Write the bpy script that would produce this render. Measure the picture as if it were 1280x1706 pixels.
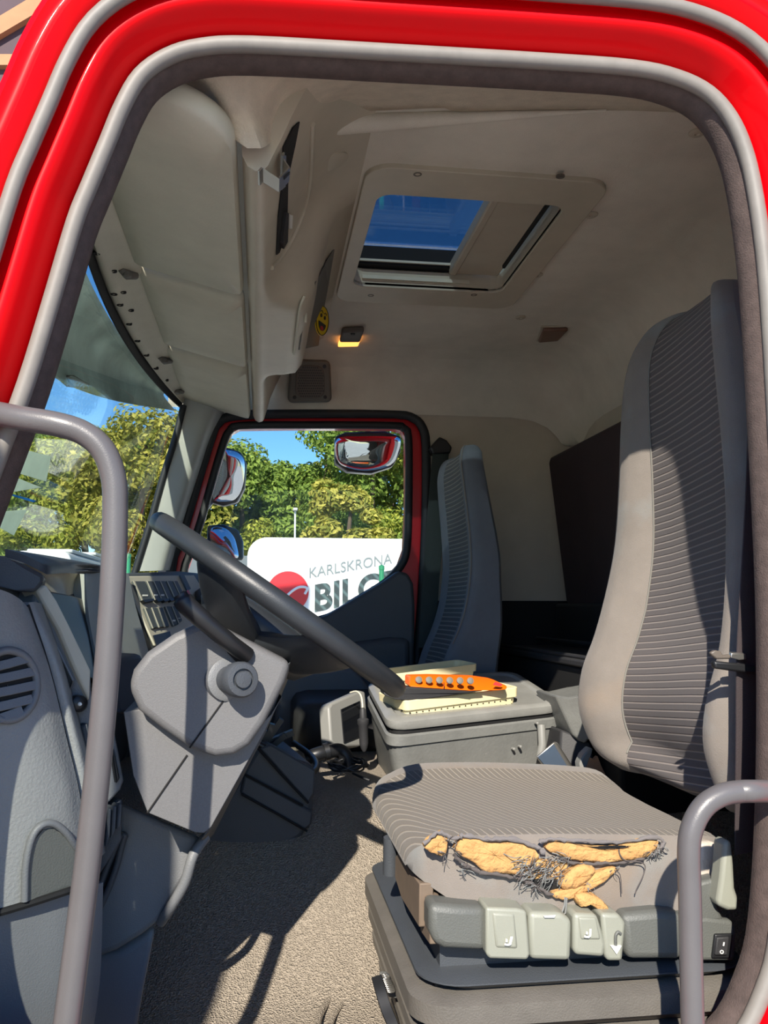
import bpy, bmesh, math, random
from mathutils import Vector as V, Matrix
from mathutils.geometry import tessellate_polygon
from mathutils.bvhtree import BVHTree
random.seed(7)
for _o in list(bpy.data.objects):
    bpy.data.objects.remove(_o, do_unlink=True)
SC = bpy.context.scene
COL = SC.collection
R = math.radians

# ------------------------------------------------------------------ camera
FPX, CX, CY = 1450.0, 640.0, 853.0
PITCH = math.atan(162 / FPX)
YAW = math.atan(205 / FPX * math.cos(PITCH))
cam_d = bpy.data.cameras.new('camera')
cam = bpy.data.objects.new('camera', cam_d)
COL.objects.link(cam)
cam_d.sensor_fit = 'HORIZONTAL'
cam_d.sensor_width = 36.0
cam_d.lens = 36.0 * FPX / 1280.0
cam_d.clip_start = 0.02
cam_d.clip_end = 500
cam.location = (0, 0, 0)
cam.rotation_euler = (math.pi / 2 + PITCH, 0, -YAW)
SC.camera = cam

# ------------------------------------------------------------------ sky, sun, exposure
SUN_DIR = V((0.29, 1.0, -0.70)).normalized()        # the way the light travels
SKY_STRENGTH = 0.14
SUN_STRENGTH = 6.0
EXPOSURE = 0.5
world = bpy.data.worlds.new('sky')
SC.world = world
world.use_nodes = True
wn = world.node_tree
wn.nodes.clear()
wo = wn.nodes.new('ShaderNodeOutputWorld')
wb = wn.nodes.new('ShaderNodeBackground')
sky = wn.nodes.new('ShaderNodeTexSky')
sky.sky_type = 'NISHITA'
sky.sun_disc = False
sky.sun_elevation = math.asin(-SUN_DIR.z)
sky.sun_rotation = math.atan2(-SUN_DIR.x, -SUN_DIR.y)
sky.altitude = 0
sky.air_density = 1.0
sky.dust_density = 0.1
sky.ozone_density = 3.5
wb.inputs['Strength'].default_value = SKY_STRENGTH
tc = wn.nodes.new('ShaderNodeTexCoord')
cn = wn.nodes.new('ShaderNodeTexNoise')
cn.inputs['Scale'].default_value = 3.2
cn.inputs['Detail'].default_value = 6
cn.inputs['Roughness'].default_value = 0.6
cr = wn.nodes.new('ShaderNodeValToRGB')
cr.color_ramp.elements[0].position = 0.60
cr.color_ramp.elements[1].position = 0.80
cm = wn.nodes.new('ShaderNodeMix')
cm.data_type = 'RGBA'
cm.inputs['B'].default_value = (6.5, 6.7, 7.0, 1)
hs = wn.nodes.new('ShaderNodeHueSaturation')
hs.inputs['Saturation'].default_value = 1.25
wn.links.new(tc.outputs['Generated'], cn.inputs['Vector'])
wn.links.new(cn.outputs['Fac'], cr.inputs['Fac'])
wn.links.new(cr.outputs['Color'], cm.inputs['Factor'])
wn.links.new(sky.outputs['Color'], hs.inputs['Color'])
tm = wn.nodes.new('ShaderNodeMix'); tm.data_type = 'RGBA'; tm.blend_type = 'MULTIPLY'; tm.inputs['Factor'].default_value = 1.0; tm.inputs['B'].default_value = (0.80, 0.86, 1.0, 1)
wn.links.new(hs.outputs['Color'], tm.inputs['A'])
wn.links.new(tm.outputs['Result'], cm.inputs['A'])
wn.links.new(cm.outputs['Result'], wb.inputs['Color'])
wn.links.new(wb.outputs['Background'], wo.inputs['Surface'])
sun_d = bpy.data.lights.new('sun', 'SUN')
sun_d.energy = SUN_STRENGTH
sun_d.angle = R(0.6)
sun_d.color = (1.0, 0.92, 0.80)
sun = bpy.data.objects.new('sun', sun_d)
COL.objects.link(sun)
sun.rotation_euler = SUN_DIR.to_track_quat('-Z', 'Y').to_euler()
sun.location = (-3, -8, 8)
vs = SC.view_settings
vs.view_transform = 'Standard'
vs.look = 'None'
vs.gamma = 1.0
vs.use_curve_mapping = False
vs.exposure = EXPOSURE

# ------------------------------------------------------------------ measuring helpers (photo pixel + chosen distance -> place in the cab)
_f = V((math.sin(YAW) * math.cos(PITCH), math.cos(YAW) * math.cos(PITCH), math.sin(PITCH)))
_r = V((math.cos(YAW), -math.sin(YAW), 0))
_u = _r.cross(_f)
def ray(px, py):
    return _f + _r * ((px - CX) / FPX) + _u * ((CY - py) / FPX)
def P(px, py, Y):
    d = ray(px, py); return d * (Y / d.y)
def PX(px, py, X):
    d = ray(px, py); return d * (X / d.x)
def PZ(px, py, Z):
    d = ray(px, py); return d * (Z / d.z)
def PP(px, py, pl):
    o, n = pl
    d = ray(px, py); return d * (o.dot(n) / d.dot(n))
def plane(a, b, c):
    n = (b - a).cross(c - a).normalized()
    return (a, n)

# ------------------------------------------------------------------ materials
def lin(c):
    return tuple(((x / 255) / 12.92 if x / 255 <= 0.04045 else ((x / 255 + 0.055) / 1.055) ** 2.4) for x in c[:3]) + (1,)
def pmat(name, rgb, rough=0.6, metal=0.0, var=0.0, vscale=8, bump=0.0, bscale=300, coat=0.0, spec=0.5, rgb2=None, stripes=None, emit=None, voronoi=False, sheen=0.0, bdist=0.002, detail=3.0):
    m = bpy.data.materials.new(name); m.use_nodes = True
    nt = m.node_tree; b = nt.nodes['Principled BSDF']
    c1 = lin(rgb)
    b.inputs['Base Color'].default_value = c1
    b.inputs['Roughness'].default_value = rough
    b.inputs['Metallic'].default_value = metal
    b.inputs['Coat Weight'].default_value = coat
    b.inputs['Coat Roughness'].default_value = 0.06
    b.inputs['Specular IOR Level'].default_value = spec
    if sheen: b.inputs['Sheen Weight'].default_value = sheen
    tcn = nt.nodes.new('ShaderNodeTexCoord')
    src = None
    if var > 0 or rgb2:
        n = nt.nodes.new('ShaderNodeTexNoise'); n.inputs['Scale'].default_value = vscale; n.inputs['Detail'].default_value = detail + 2; n.inputs['Roughness'].default_value = 0.65
        nt.links.new(tcn.outputs['Object'], n.inputs['Vector'])
        rp = nt.nodes.new('ShaderNodeValToRGB')
        rp.color_ramp.elements[0].position = 0.3; rp.color_ramp.elements[1].position = 0.72
        c2 = lin(rgb2) if rgb2 else tuple(min(1, x * (1 + var)) for x in c1[:3]) + (1,)
        c0 = c1 if rgb2 else tuple(x * (1 - var) for x in c1[:3]) + (1,)
        rp.color_ramp.elements[0].color = c0; rp.color_ramp.elements[1].color = c2
        nt.links.new(n.outputs['Fac'], rp.inputs['Fac'])
        src = rp.outputs['Color']
    hgt = None
    if stripes:      # (direction vector, lines per metre, dark rgb, light rgb, wobble)
        dv, freq, ca, cb = stripes[:4]
        sp = nt.nodes.new('ShaderNodeVectorMath'); sp.operation = 'DOT_PRODUCT'; sp.inputs[1].default_value = dv
        nt.links.new(tcn.outputs['Object'], sp.inputs[0])
        mu = nt.nodes.new('ShaderNodeMath'); mu.operation = 'MULTIPLY'; mu.inputs[1].default_value = freq * 2 * math.pi
        si = nt.nodes.new('ShaderNodeMath'); si.operation = 'SINE'
        nt.links.new(sp.outputs['Value'], mu.inputs[0]); nt.links.new(mu.outputs[0], si.inputs[0])
        rp2 = nt.nodes.new('ShaderNodeMapRange')
        rp2.inputs['From Min'].default_value = stripes[4] if len(stripes) > 4 else 0.3; rp2.inputs['From Max'].default_value = 0.95
        nt.links.new(si.outputs[0], rp2.inputs['Value'])
        mx = nt.nodes.new('ShaderNodeMix'); mx.data_type = 'RGBA'
        mx.inputs['A'].default_value = lin(ca); mx.inputs['B'].default_value = lin(cb)
        nt.links.new(rp2.outputs['Result'], mx.inputs['Factor'])
        if src:
            m2 = nt.nodes.new('ShaderNodeMix'); m2.data_type = 'RGBA'; m2.blend_type = 'MULTIPLY'; m2.inputs['Factor'].default_value = 0.0
            nt.links.new(mx.outputs['Result'], m2.inputs['A']); nt.links.new(src, m2.inputs['B'])
            src = m2.outputs['Result']
        else:
            src = mx.outputs['Result']
        hgt = rp2.outputs['Result']
    if src: nt.links.new(src, b.inputs['Base Color'])
    if bump > 0:
        if voronoi:
            n2 = nt.nodes.new('ShaderNodeTexVoronoi'); n2.inputs['Scale'].default_value = bscale; out = n2.outputs['Distance']
        else:
            n2 = nt.nodes.new('ShaderNodeTexNoise'); n2.inputs['Scale'].default_value = bscale; n2.inputs['Detail'].default_value = 3; out = n2.outputs['Fac']
        nt.links.new(tcn.outputs['Object'], n2.inputs['Vector'])
        bp = nt.nodes.new('ShaderNodeBump'); bp.inputs['Strength'].default_value = bump; bp.inputs['Distance'].default_value = bdist
        nt.links.new(out, bp.inputs['Height'])
        last = bp
        if hgt:
            bp2 = nt.nodes.new('ShaderNodeBump'); bp2.inputs['Strength'].default_value = 0.7; bp2.inputs['Distance'].default_value = 0.003; bp2.invert = True
            nt.links.new(hgt, bp2.inputs['Height']); nt.links.new(bp.outputs['Normal'], bp2.inputs['Normal']); last = bp2
        nt.links.new(last.outputs['Normal'], b.inputs['Normal'])
    if emit:
        b.inputs['Emission Color'].default_value = lin(emit[0]); b.inputs['Emission Strength'].default_value = emit[1]
    return m
def glassmat(name, tint, refl=0.5, haze=0.0, hcol=(200, 210, 205)):
    m = bpy.data.materials.new(name); m.use_nodes = True
    nt = m.node_tree; nt.nodes.clear()
    o = nt.nodes.new('ShaderNodeOutputMaterial'); t = nt.nodes.new('ShaderNodeBsdfTransparent'); g = nt.nodes.new('ShaderNodeBsdfGlossy')
    fr = nt.nodes.new('ShaderNodeFresnel'); fr.inputs['IOR'].default_value = 1.45
    mx = nt.nodes.new('ShaderNodeMixShader'); ml = nt.nodes.new('ShaderNodeMath'); ml.operation = 'MULTIPLY'; ml.inputs[1].default_value = refl
    t.inputs['Color'].default_value = tint + (1,)
    g.inputs['Roughness'].default_value = 0.01
    nt.links.new(fr.outputs[0], ml.inputs[0]); nt.links.new(ml.outputs[0], mx.inputs['Fac'])
    nt.links.new(t.outputs[0], mx.inputs[1]); nt.links.new(g.outputs[0], mx.inputs[2])
    if haze:
        d = nt.nodes.new('ShaderNodeBsdfDiffuse'); d.inputs['Color'].default_value = lin(hcol)
        m2 = nt.nodes.new('ShaderNodeMixShader'); m2.inputs['Fac'].default_value = haze
        nt.links.new(mx.outputs[0], m2.inputs[1]); nt.links.new(d.outputs[0], m2.inputs[2]); nt.links.new(m2.outputs[0], o.inputs['Surface'])
    else:
        nt.links.new(mx.outputs[0], o.inputs['Surface'])
    return m
M = {}
M['red'] = pmat('red_paint', (226, 0, 12), 0.45, coat=0.10, spec=0.12)
M['red_in'] = pmat('red_paint_inside', (190, 4, 22), 0.35, coat=0.5)
M['seal'] = pmat('grey_rubber_seal', (124, 120, 114), 0.55, var=0.12, vscale=20)
M['lip'] = pmat('dark_flocked_lip', (78, 66, 62), 0.9, var=0.25, vscale=60, bump=0.5, bscale=500)
M['rubber'] = pmat('black_rubber', (34, 38, 42), 0.6)
M['liner'] = pmat('headliner_fabric', (216, 209, 194), 0.95, var=0.10, vscale=5, bump=0.35, bscale=420, bdist=0.003)
M['linerstrip'] = pmat('side_headliner_fabric', (204, 192, 172), 0.95, var=0.12, vscale=30, bump=0.5, bscale=350, bdist=0.003)
M['walltrim'] = pmat('grey_beige_wall_trim', (188, 180, 164), 0.85, var=0.10, vscale=4, bump=0.2, bscale=300)
M['visor'] = pmat('grey_vinyl_visor', (196, 192, 174), 0.6, var=0.10, vscale=6, bump=0.2, bscale=260)
M['console'] = pmat('beige_console_plastic', (190, 181, 162), 0.5, var=0.10, vscale=5, bump=0.12, bscale=500)
M['pillar'] = pmat('grey_pillar_plastic', (164, 168, 164), 0.6, var=0.05, vscale=6, bump=0.1, bscale=500)
M['dash'] = pmat('grey_dash_plastic', (132, 133, 132), 0.5, var=0.06, vscale=6, bump=0.35, bscale=260, bdist=0.003)
M['dashmid'] = pmat('mid_grey_plastic', (108, 110, 112), 0.5, var=0.06, vscale=6, bump=0.3, bscale=500)
M['dashdark'] = pmat('dark_grey_plastic', (66, 70, 75), 0.5, var=0.08, vscale=8, bump=0.3, bscale=500)
M['colgrey'] = pmat('column_grey_plastic', (99, 99, 100), 0.5, var=0.10, vscale=420, bump=0.2, bscale=700, bdist=0.002)
M['cream'] = pmat('cream_dash_plastic', (190, 183, 165), 0.5, var=0.05, vscale=10)
M['black'] = pmat('black_plastic', (28, 29, 31), 0.4)
M['blackmatt'] = pmat('matt_black', (16, 16, 17), 0.8)
M['wheel'] = pmat('dark_steering_plastic', (43, 47, 51), 0.42, var=0.12, vscale=12, bump=0.12, bscale=600)
M['handle'] = pmat('grey_coated_handle', (92, 90, 91), 0.36, var=0.06, vscale=14, bump=0.1, bscale=700)
M['mat'] = pmat('grained_rubber_mat', (156, 145, 130), 0.75, var=0.22, vscale=180, bump=1.0, bscale=330, voronoi=True, bdist=0.005)
M['fabric'] = pmat('grey_seat_fabric', (122, 115, 108), 0.95, var=0.12, vscale=9, bump=0.5, bscale=900, sheen=0.15)
M['fabric_dark'] = pmat('dark_seat_fabric', (112, 107, 106), 0.95, var=0.12, vscale=9, bump=0.5, bscale=900, sheen=0.15)
def stain(m, rgb, scale, lo, hi, amount):
    nt = m.node_tree; b = nt.nodes['Principled BSDF']; l = b.inputs['Base Color'].links[0].from_socket
    t = nt.nodes.new('ShaderNodeTexCoord'); n = nt.nodes.new('ShaderNodeTexNoise'); n.inputs['Scale'].default_value = scale; n.inputs['Detail'].default_value = 4
    r = nt.nodes.new('ShaderNodeMapRange'); r.inputs['From Min'].default_value = lo; r.inputs['From Max'].default_value = hi; r.inputs['To Max'].default_value = amount
    x = nt.nodes.new('ShaderNodeMix'); x.data_type = 'RGBA'; x.inputs['B'].default_value = lin(rgb)
    nt.links.new(t.outputs['Object'], n.inputs['Vector']); nt.links.new(n.outputs['Fac'], r.inputs['Value']); nt.links.new(r.outputs['Result'], x.inputs['Factor'])
    nt.links.new(l, x.inputs['A']); nt.links.new(x.outputs['Result'], b.inputs['Base Color'])
stain(M['fabric'], (128, 138, 140), 7, 0.55, 0.75, 0.6)
stain(M['fabric'], (146, 124, 100), 5, 0.58, 0.8, 0.5)
M['rib_back'] = pmat('ribbed_backrest_fabric', (110, 105, 102), 0.95, bump=0.4, bscale=900, stripes=((0.12, 0.10, 1.0), 78, (86, 80, 80), (138, 128, 122), 0.55), sheen=0.1)
M['rib_seat'] = pmat('ribbed_cushion_fabric', (130, 124, 116), 0.95, bump=0.4, bscale=900, stripes=((0.95, 0.30, 0.0), 88, (106, 99, 90), (146, 137, 125), 0.5), sheen=0.1)
M['rib_pass'] = pmat('ribbed_passenger_fabric', (110, 105, 100), 0.95, bump=0.4, bscale=900, stripes=((0, 0, 1.0), 72, (84, 86, 86), (134, 132, 126), 0.3))
M['pass_side'] = pmat('passenger_seat_fabric', (100, 106, 112), 0.95, var=0.10, vscale=9, bump=0.4, bscale=800, sheen=0.1)
M['piping'] = pmat('seam_piping', (118, 116, 110), 0.9)
M['foam'] = pmat('yellow_seat_foam', (194, 154, 98), 0.95, var=0.18, vscale=40, bump=0.8, bscale=120, bdist=0.006, rgb2=(174, 128, 78))
M['thread'] = pmat('frayed_thread', (124, 126, 124), 0.9)
M['thread2'] = pmat('dark_frayed_thread', (84, 78, 76), 0.9)
M['button'] = pmat('grey_green_button', (140, 142, 130), 0.45, var=0.04, vscale=10, bump=0.1, bscale=500)
M['seatbase'] = pmat('seat_base_plastic', (90, 92, 88), 0.5, var=0.06, vscale=8, bump=0.3, bscale=450)
M['bellows'] = pmat('bellows_rubber', (100, 96, 90), 0.6, var=0.15, vscale=12, bump=0.4, bscale=400)
M['white'] = pmat('white_print', (235, 235, 228), 0.6)
M['brownpanel'] = pmat('dark_brown_fabric_panel', (58, 46, 48), 0.95, var=0.12, vscale=8, bump=0.3, bscale=500)
M['darkgrey'] = pmat('charcoal_plastic', (44, 44, 46), 0.6, var=0.1, vscale=10, bump=0.2, bscale=400)
M['boxgrey'] = pmat('worn_grey_box_plastic', (112, 113, 110), 0.5, var=0.14, vscale=14, bump=0.35, bscale=160)
M['lidgrey'] = pmat('worn_grey_lid_plastic', (132, 132, 128), 0.42, var=0.12, vscale=12, bump=0.2, bscale=200)
M['basket'] = pmat('cream_basket_plastic', (226, 214, 170), 0.5, var=0.05, vscale=14)
M['orange'] = pmat('orange_remote_plastic', (255, 106, 12), 0.35, spec=0.5)
M['steel'] = pmat('bare_steel', (190, 188, 182), 0.3, metal=0.9)
M['mirror'] = pmat('mirror_glass', (225, 230, 235), 0.02, metal=1.0)
M['screen'] = pmat('dark_screen', (18, 20, 24), 0.08, spec=0.6)
M['phoneglass'] = pmat('bluish_phone_glass', (120, 140, 165), 0.12, metal=0.7)
M['switch'] = pmat('grey_green_switch', (74, 78, 76), 0.5)
M['devgrey'] = pmat('device_grey', (128, 128, 124), 0.45)
M['belt'] = pmat('belt_webbing', (44, 52, 50), 0.85, bump=0.5, bscale=600)
M['beltlit'] = pmat('driver_belt_webbing', (60, 52, 54), 0.85, bump=0.5, bscale=600)
M['windscreen'] = glassmat('windscreen_glass', (0.92, 0.96, 0.93), 0.22, haze=0.015)
M['doorglass'] = glassmat('door_glass', (0.93, 0.96, 0.95), 0.22, haze=0.008)
M['hatchglass'] = glassmat('hatch_glass', (0.62, 0.72, 0.78), 0.8)
M['extvisor'] = pmat('grey_exterior_visor', (128, 134, 132), 0.5, var=0.35, vscale=5)
M['paper'] = pmat('pale_paper', (216, 226, 214), 0.8, var=0.04, vscale=20)
M['paperblue'] = pmat('blue_paper', (70, 165, 215), 0.8, var=0.2, vscale=30)
def translucent(name, rgb, fac, var=0.05, vscale=20):
    m = pmat(name, rgb, 0.7, var=var, vscale=vscale)
    nt = m.node_tree; b = nt.nodes['Principled BSDF']; o = nt.nodes['Material Output']
    t = nt.nodes.new('ShaderNodeBsdfTranslucent'); x = nt.nodes.new('ShaderNodeMixShader'); x.inputs['Fac'].default_value = fac
    if b.inputs['Base Color'].links: nt.links.new(b.inputs['Base Color'].links[0].from_socket, t.inputs['Color'])
    else: t.inputs['Color'].default_value = lin(rgb)
    nt.links.new(b.outputs[0], x.inputs[1]); nt.links.new(t.outputs[0], x.inputs[2]); nt.links.new(x.outputs[0], o.inputs['Surface'])
    return m
M['paper'] = translucent('pale_paper_sheet', (226, 236, 222), 0.6)
M['paperblue'] = translucent('blue_paper_strip', (70, 165, 215), 0.6, 0.25, 30)
M['extvisor'] = translucent('smoky_visor', (178, 188, 182), 0.55, 0.3, 5)
M['smiley'] = pmat('yellow_sticker', (240, 200, 20), 0.4)
M['lampcap'] = pmat('lamp_grey_plastic', (96, 88, 80), 0.5)
M['lamplens'] = pmat('lit_orange_lens', (240, 170, 90), 0.4, emit=((255, 170, 80), 1.6))
M['lampbrown'] = pmat('unlit_brown_lens', (116, 84, 68), 0.4)
M['vinylbag'] = pmat('silver_worn_vinyl', (176, 166, 154), 0.4, var=0.25, vscale=18, bump=0.6, bscale=60, bdist=0.006)
M['tanpanel'] = pmat('dusty_tan_plastic', (112, 97, 82), 0.7, var=0.12, vscale=20)
M['speaker'] = pmat('speaker_grey', (104, 102, 96), 0.6)
M['asphalt'] = pmat('asphalt', (176, 172, 165), 0.9, var=0.15, vscale=3, bump=0.3, bscale=60)
M['vanwhite'] = pmat('white_van_paint', (238, 238, 236), 0.35, coat=0.3)
M['logored'] = pmat('red_print', (216, 24, 40), 0.5)
M['textgrey'] = pmat('grey_print', (120, 130, 132), 0.6)
M['textdark'] = pmat('dark_teal_print', (40, 58, 62), 0.6, stripes=((0.7, 0, 0.7), 14, (34, 50, 54), (74, 96, 98), 0.2))
M['green'] = pmat('green_post_paint', (40, 130, 90), 0.5)
M['lamppost'] = pmat('pale_lamp_post', (200, 204, 200), 0.5)
M['bark'] = pmat('tree_bark', (86, 74, 60), 0.9, var=0.2, vscale=10)
M['carglass'] = pmat('dark_car_glass', (40, 48, 54), 0.1)
M['carred'] = pmat('red_car_paint', (200, 50, 50), 0.4)
M['farwall'] = pmat('far_grey_wall', (96, 104, 108), 0.7)
M['brownwall'] = pmat('dark_brown_boards', (82, 66, 72), 0.8, var=0.1, vscale=4)
M['timber'] = pmat('pale_timber', (176, 128, 92), 0.8, var=0.12, vscale=8)
def leafmat(name, a, b):
    m = bpy.data.materials.new(name); m.use_nodes = True
    nt = m.node_tree; p = nt.nodes['Principled BSDF']
    g = nt.nodes.new('ShaderNodeNewGeometry'); rp = nt.nodes.new('ShaderNodeValToRGB')
    rp.color_ramp.elements[0].color = lin(a); rp.color_ramp.elements[1].color = lin(b)
    nt.links.new(g.outputs['Random Per Island'], rp.inputs['Fac'])
    nt.links.new(rp.outputs['Color'], p.inputs['Base Color'])
    p.inputs['Roughness'].default_value = 0.6
    tr = nt.nodes.new('ShaderNodeBsdfTranslucent'); mxs = nt.nodes.new('ShaderNodeMixShader'); mxs.inputs['Fac'].default_value = 0.4
    nt.links.new(rp.outputs['Color'], tr.inputs['Color']); nt.links.new(p.outputs[0], mxs.inputs[1]); nt.links.new(tr.outputs[0], mxs.inputs[2]); nt.links.new(mxs.outputs[0], nt.nodes['Material Output'].inputs['Surface'])
    p.inputs['Specular IOR Level'].default_value = 0.25
    return m
M['leaf1'] = leafmat('leaf_yellow_green', (116, 130, 46), (190, 192, 84))
M['leaf2'] = leafmat('leaf_mid_green', (94, 120, 50), (158, 180, 84))
M['leaf3'] = leafmat('leaf_olive', (112, 122, 46), (206, 196, 96))

# ------------------------------------------------------------------ object helpers
def tag(o, label=None, cat=None, group=None, kind=None):
    if label: o['label'] = label
    if cat: o['category'] = cat
    if group: o['group'] = group
    if kind: o['kind'] = kind
    return o
def thing(name, label, cat, loc=(0, 0, 0), group=None, kind=None):
    o = bpy.data.objects.new(name, None)
    o.empty_display_size = 0.05
    COL.objects.link(o)
    o.location = loc
    return tag(o, label, cat, group, kind)
_WM = {}
def wloc(o):
    return V(o.location) if o.type == 'EMPTY' else V((0, 0, 0))      # meshes are written in world places
def mk(name, vf, mat, parent=None, smooth=38, bevel=0.0, seg=2, sub=0, label=None, cat=None, group=None, kind=None, flip=True):
    verts, faces = vf
    me = bpy.data.meshes.new(name)
    me.from_pydata([tuple(v) for v in verts], [], [tuple(f) for f in faces])
    if flip:
        bm = bmesh.new(); bm.from_mesh(me)
        bmesh.ops.remove_doubles(bm, verts=bm.verts, dist=1e-6)
        bmesh.ops.recalc_face_normals(bm, faces=bm.faces)
        bm.to_mesh(me); bm.free()
    me.materials.append(M[mat] if isinstance(mat, str) else mat)
    if smooth:
        for p in me.polygons: p.use_smooth = True
        me.set_sharp_from_angle(angle=R(smooth))
    me.update()
    o = bpy.data.objects.new(name, me)
    COL.objects.link(o)
    if parent:
        o.parent = parent
        o.matrix_parent_inverse = Matrix.Translation(-wloc(parent))
    if bevel:
        b = o.modifiers.new('bevel', 'BEVEL'); b.width = bevel; b.segments = seg; b.limit_method = 'ANGLE'; b.angle_limit = R(32)
        for p in me.polygons: p.use_smooth = True
    if sub:
        s = o.modifiers.new('sub', 'SUBSURF'); s.levels = sub; s.render_levels = sub
    return tag(o, label, cat, group, kind)
def join(*parts):
    v, f = [], []
    for a, b in parts:
        n = len(v); v += list(a); f += [tuple(i + n for i in q) for q in b]
    return v, f
def cr_pts(pts, n, closed=False):
    """smooth curve through pts, n steps per span"""
    pts = [V(p) for p in pts]; out = []
    m = len(pts)
    spans = m if closed else m - 1
    for i in range(spans):
        if closed:
            p0, p1, p2, p3 = pts[(i - 1) % m], pts[i], pts[(i + 1) % m], pts[(i + 2) % m]
        else:
            p1, p2 = pts[i], pts[i + 1]
            p0 = pts[i - 1] if i > 0 else p1 * 2 - p2
            p3 = pts[i + 2] if i + 2 < m else p2 * 2 - p1
        for k in range(n):
            t = k / n
            out.append(0.5 * ((2 * p1) + (p2 - p0) * t + (2 * p0 - 5 * p1 + 4 * p2 - p3) * t * t + (3 * p1 - p0 - 3 * p2 + p3) * t ** 3))
    if not closed: out.append(pts[-1])
    return out
def loft(rows, closed=False, cap=False):
    n = len(rows[0]); v = [p for r in rows for p in r]; f = []
    for i in range(len(rows) - 1):
        for j in range(n if closed else n - 1):
            a, b = i * n + j, i * n + (j + 1) % n
            f.append((a, b, b + n, a + n))
    if cap:
        f.append(tuple(range(n))[::-1]); f.append(tuple(range((len(rows) - 1) * n, len(rows) * n)))
    return v, f
def sgrid(rows, nu=4, nv=4):
    """smooth a grid of points both ways"""
    rs = [cr_pts(r, nu) for r in rows]
    cols = [cr_pts([r[j] for r in rs], nv) for j in range(len(rs[0]))]
    return [[c[i] for c in cols] for i in range(len(cols[0]))]
def solid(rows, off):
    """a sheet given as a grid, thickened by the vector (or by a function of the point)"""
    m, n = len(rows), len(rows[0])
    top = [V(p) for r in rows for p in r]
    bot = [p + V(off) for p in top]
    v = top + bot; N = m * n; f = []
    for i in range(m - 1):
        for j in range(n - 1):
            a = i * n + j
            f.append((a, a + 1, a + n + 1, a + n)); f.append((N + a, N + a + n, N + a + n + 1, N + a + 1))
    for j in range(n - 1):
        f.append((j, N + j, N + j + 1, j + 1)); a = (m - 1) * n + j; f.append((a, a + 1, N + a + 1, N + a))
    for i in range(m - 1):
        a = i * n; f.append((a, a + n, N + a + n, N + a)); a = i * n + n - 1; f.append((a, N + a, N + a + n, a + n))
    return v, f
def tube(path, r, n=12, closed=False, cap=True, flat=None):
    """swept tube; r number or list; flat=(w,h,up) gives an oblong strap"""
    path = [V(p) for p in path]; m = len(path); rows = []
    prev = None
    for i, p in enumerate(path):
        a = path[(i - 1) % m] if (closed or i > 0) else p
        b = path[(i + 1) % m] if (closed or i < m - 1) else p
        t = (b - a).normalized()
        if prev is None:
            up = V((0, 0, 1)) if abs(t.z) < 0.9 else V((1, 0, 0))
            s = t.cross(up).normalized()
        else:
            s = prev - t * prev.dot(t); s.normalize()
        prev = s; u = t.cross(s)
        rr = r[i] if isinstance(r, (list, tuple)) else r
        if flat:
            ax = V(flat[2]); ax = (ax - t * ax.dot(t)).normalized(); bx = t.cross(ax)
            w, h = flat[0] / 2, flat[1] / 2
            rows.append([p + ax * w * a_ + bx * h * b_ for a_, b_ in ((-1, -.6), (-.9, -1), (.9, -1), (1, -.6), (1, .6), (.9, 1), (-.9, 1), (-1, .6))])
        else:
            rows.append([p + (s * math.cos(k / n * 2 * math.pi) + u * math.sin(k / n * 2 * math.pi)) * rr for k in range(n)])
    if closed: rows.append(rows[0])
    return loft(rows, closed=True, cap=cap and not closed)
def lathe(c, axis, prof, n=20, cap=True):
    """prof = [(radius, height along axis)]"""
    c, ax = V(c), V(axis).normalized()
    s = ax.orthogonal().normalized(); u = ax.cross(s)
    rows = [[c + ax * h + (s * math.cos(k / n * 2 * math.pi) + u * math.sin(k / n * 2 * math.pi)) * max(r, 1e-4) for k in range(n)] for r, h in prof]
    return loft(rows, closed=True, cap=cap)
def box(c, size, rot=None):
    c = V(c); hx, hy, hz = [s / 2 for s in size]
    pts = [V((x, y, z)) for x in (-hx, hx) for y in (-hy, hy) for z in (-hz, hz)]
    if rot is not None: pts = [rot @ p for p in pts]
    return [c + p for p in pts], [(0, 1, 3, 2), (4, 6, 7, 5), (0, 4, 5, 1), (2, 3, 7, 6), (0, 2, 6, 4), (1, 5, 7, 3)]
def slab(pts, off):
    """a flat outline given by its points, thickened by a vector"""
    pts = [V(p) for p in pts]; n = len(pts); o = V(off)
    return pts + [p + o for p in pts], [tuple(range(n)), tuple(range(2 * n - 1, n - 1, -1))] + [(i, (i + 1) % n, n + (i + 1) % n, n + i) for i in range(n)]
def holed(outer, holes, off):
    """outline with holes, thickened"""
    loops = [[V(p) for p in outer]] + [[V(p) for p in h] for h in holes]
    tris = tessellate_polygon(loops)
    flat = [p for l in loops for p in l]; n = len(flat); o = V(off)
    v = flat + [p + o for p in flat]
    f = [tuple(t) for t in tris] + [tuple(i + n for i in reversed(t)) for t in tris]
    s = 0
    for l in loops:
        m = len(l)
        for i in range(m):
            a, b = s + i, s + (i + 1) % m
            f.append((a, b, b + n, a + n))
        s += m
    return v, f
def L(pts, Y=None):
    """pixel list -> places; each item (px,py) with common Y or (px,py,Y)"""
    return [P(p[0], p[1], p[2] if len(p) > 2 else Y) for p in pts]
def bvh(vf):
    return BVHTree.FromPolygons([tuple(v) for v in vf[0]], [tuple(f) for f in vf[1]])
def hit(tree, px, py, lift=0.0):
    loc, nor, _, _ = tree.ray_cast(V((0, 0, 0)), ray(px, py).normalized())
    if loc is None: return None
    if nor.dot(ray(px, py)) > 0: nor = -nor
    return loc + nor * lift
def hitn(tree, px, py):
    loc, nor, _, _ = tree.ray_cast(V((0, 0, 0)), ray(px, py).normalized())
    return -nor if nor.dot(ray(px, py)) > 0 else nor
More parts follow.
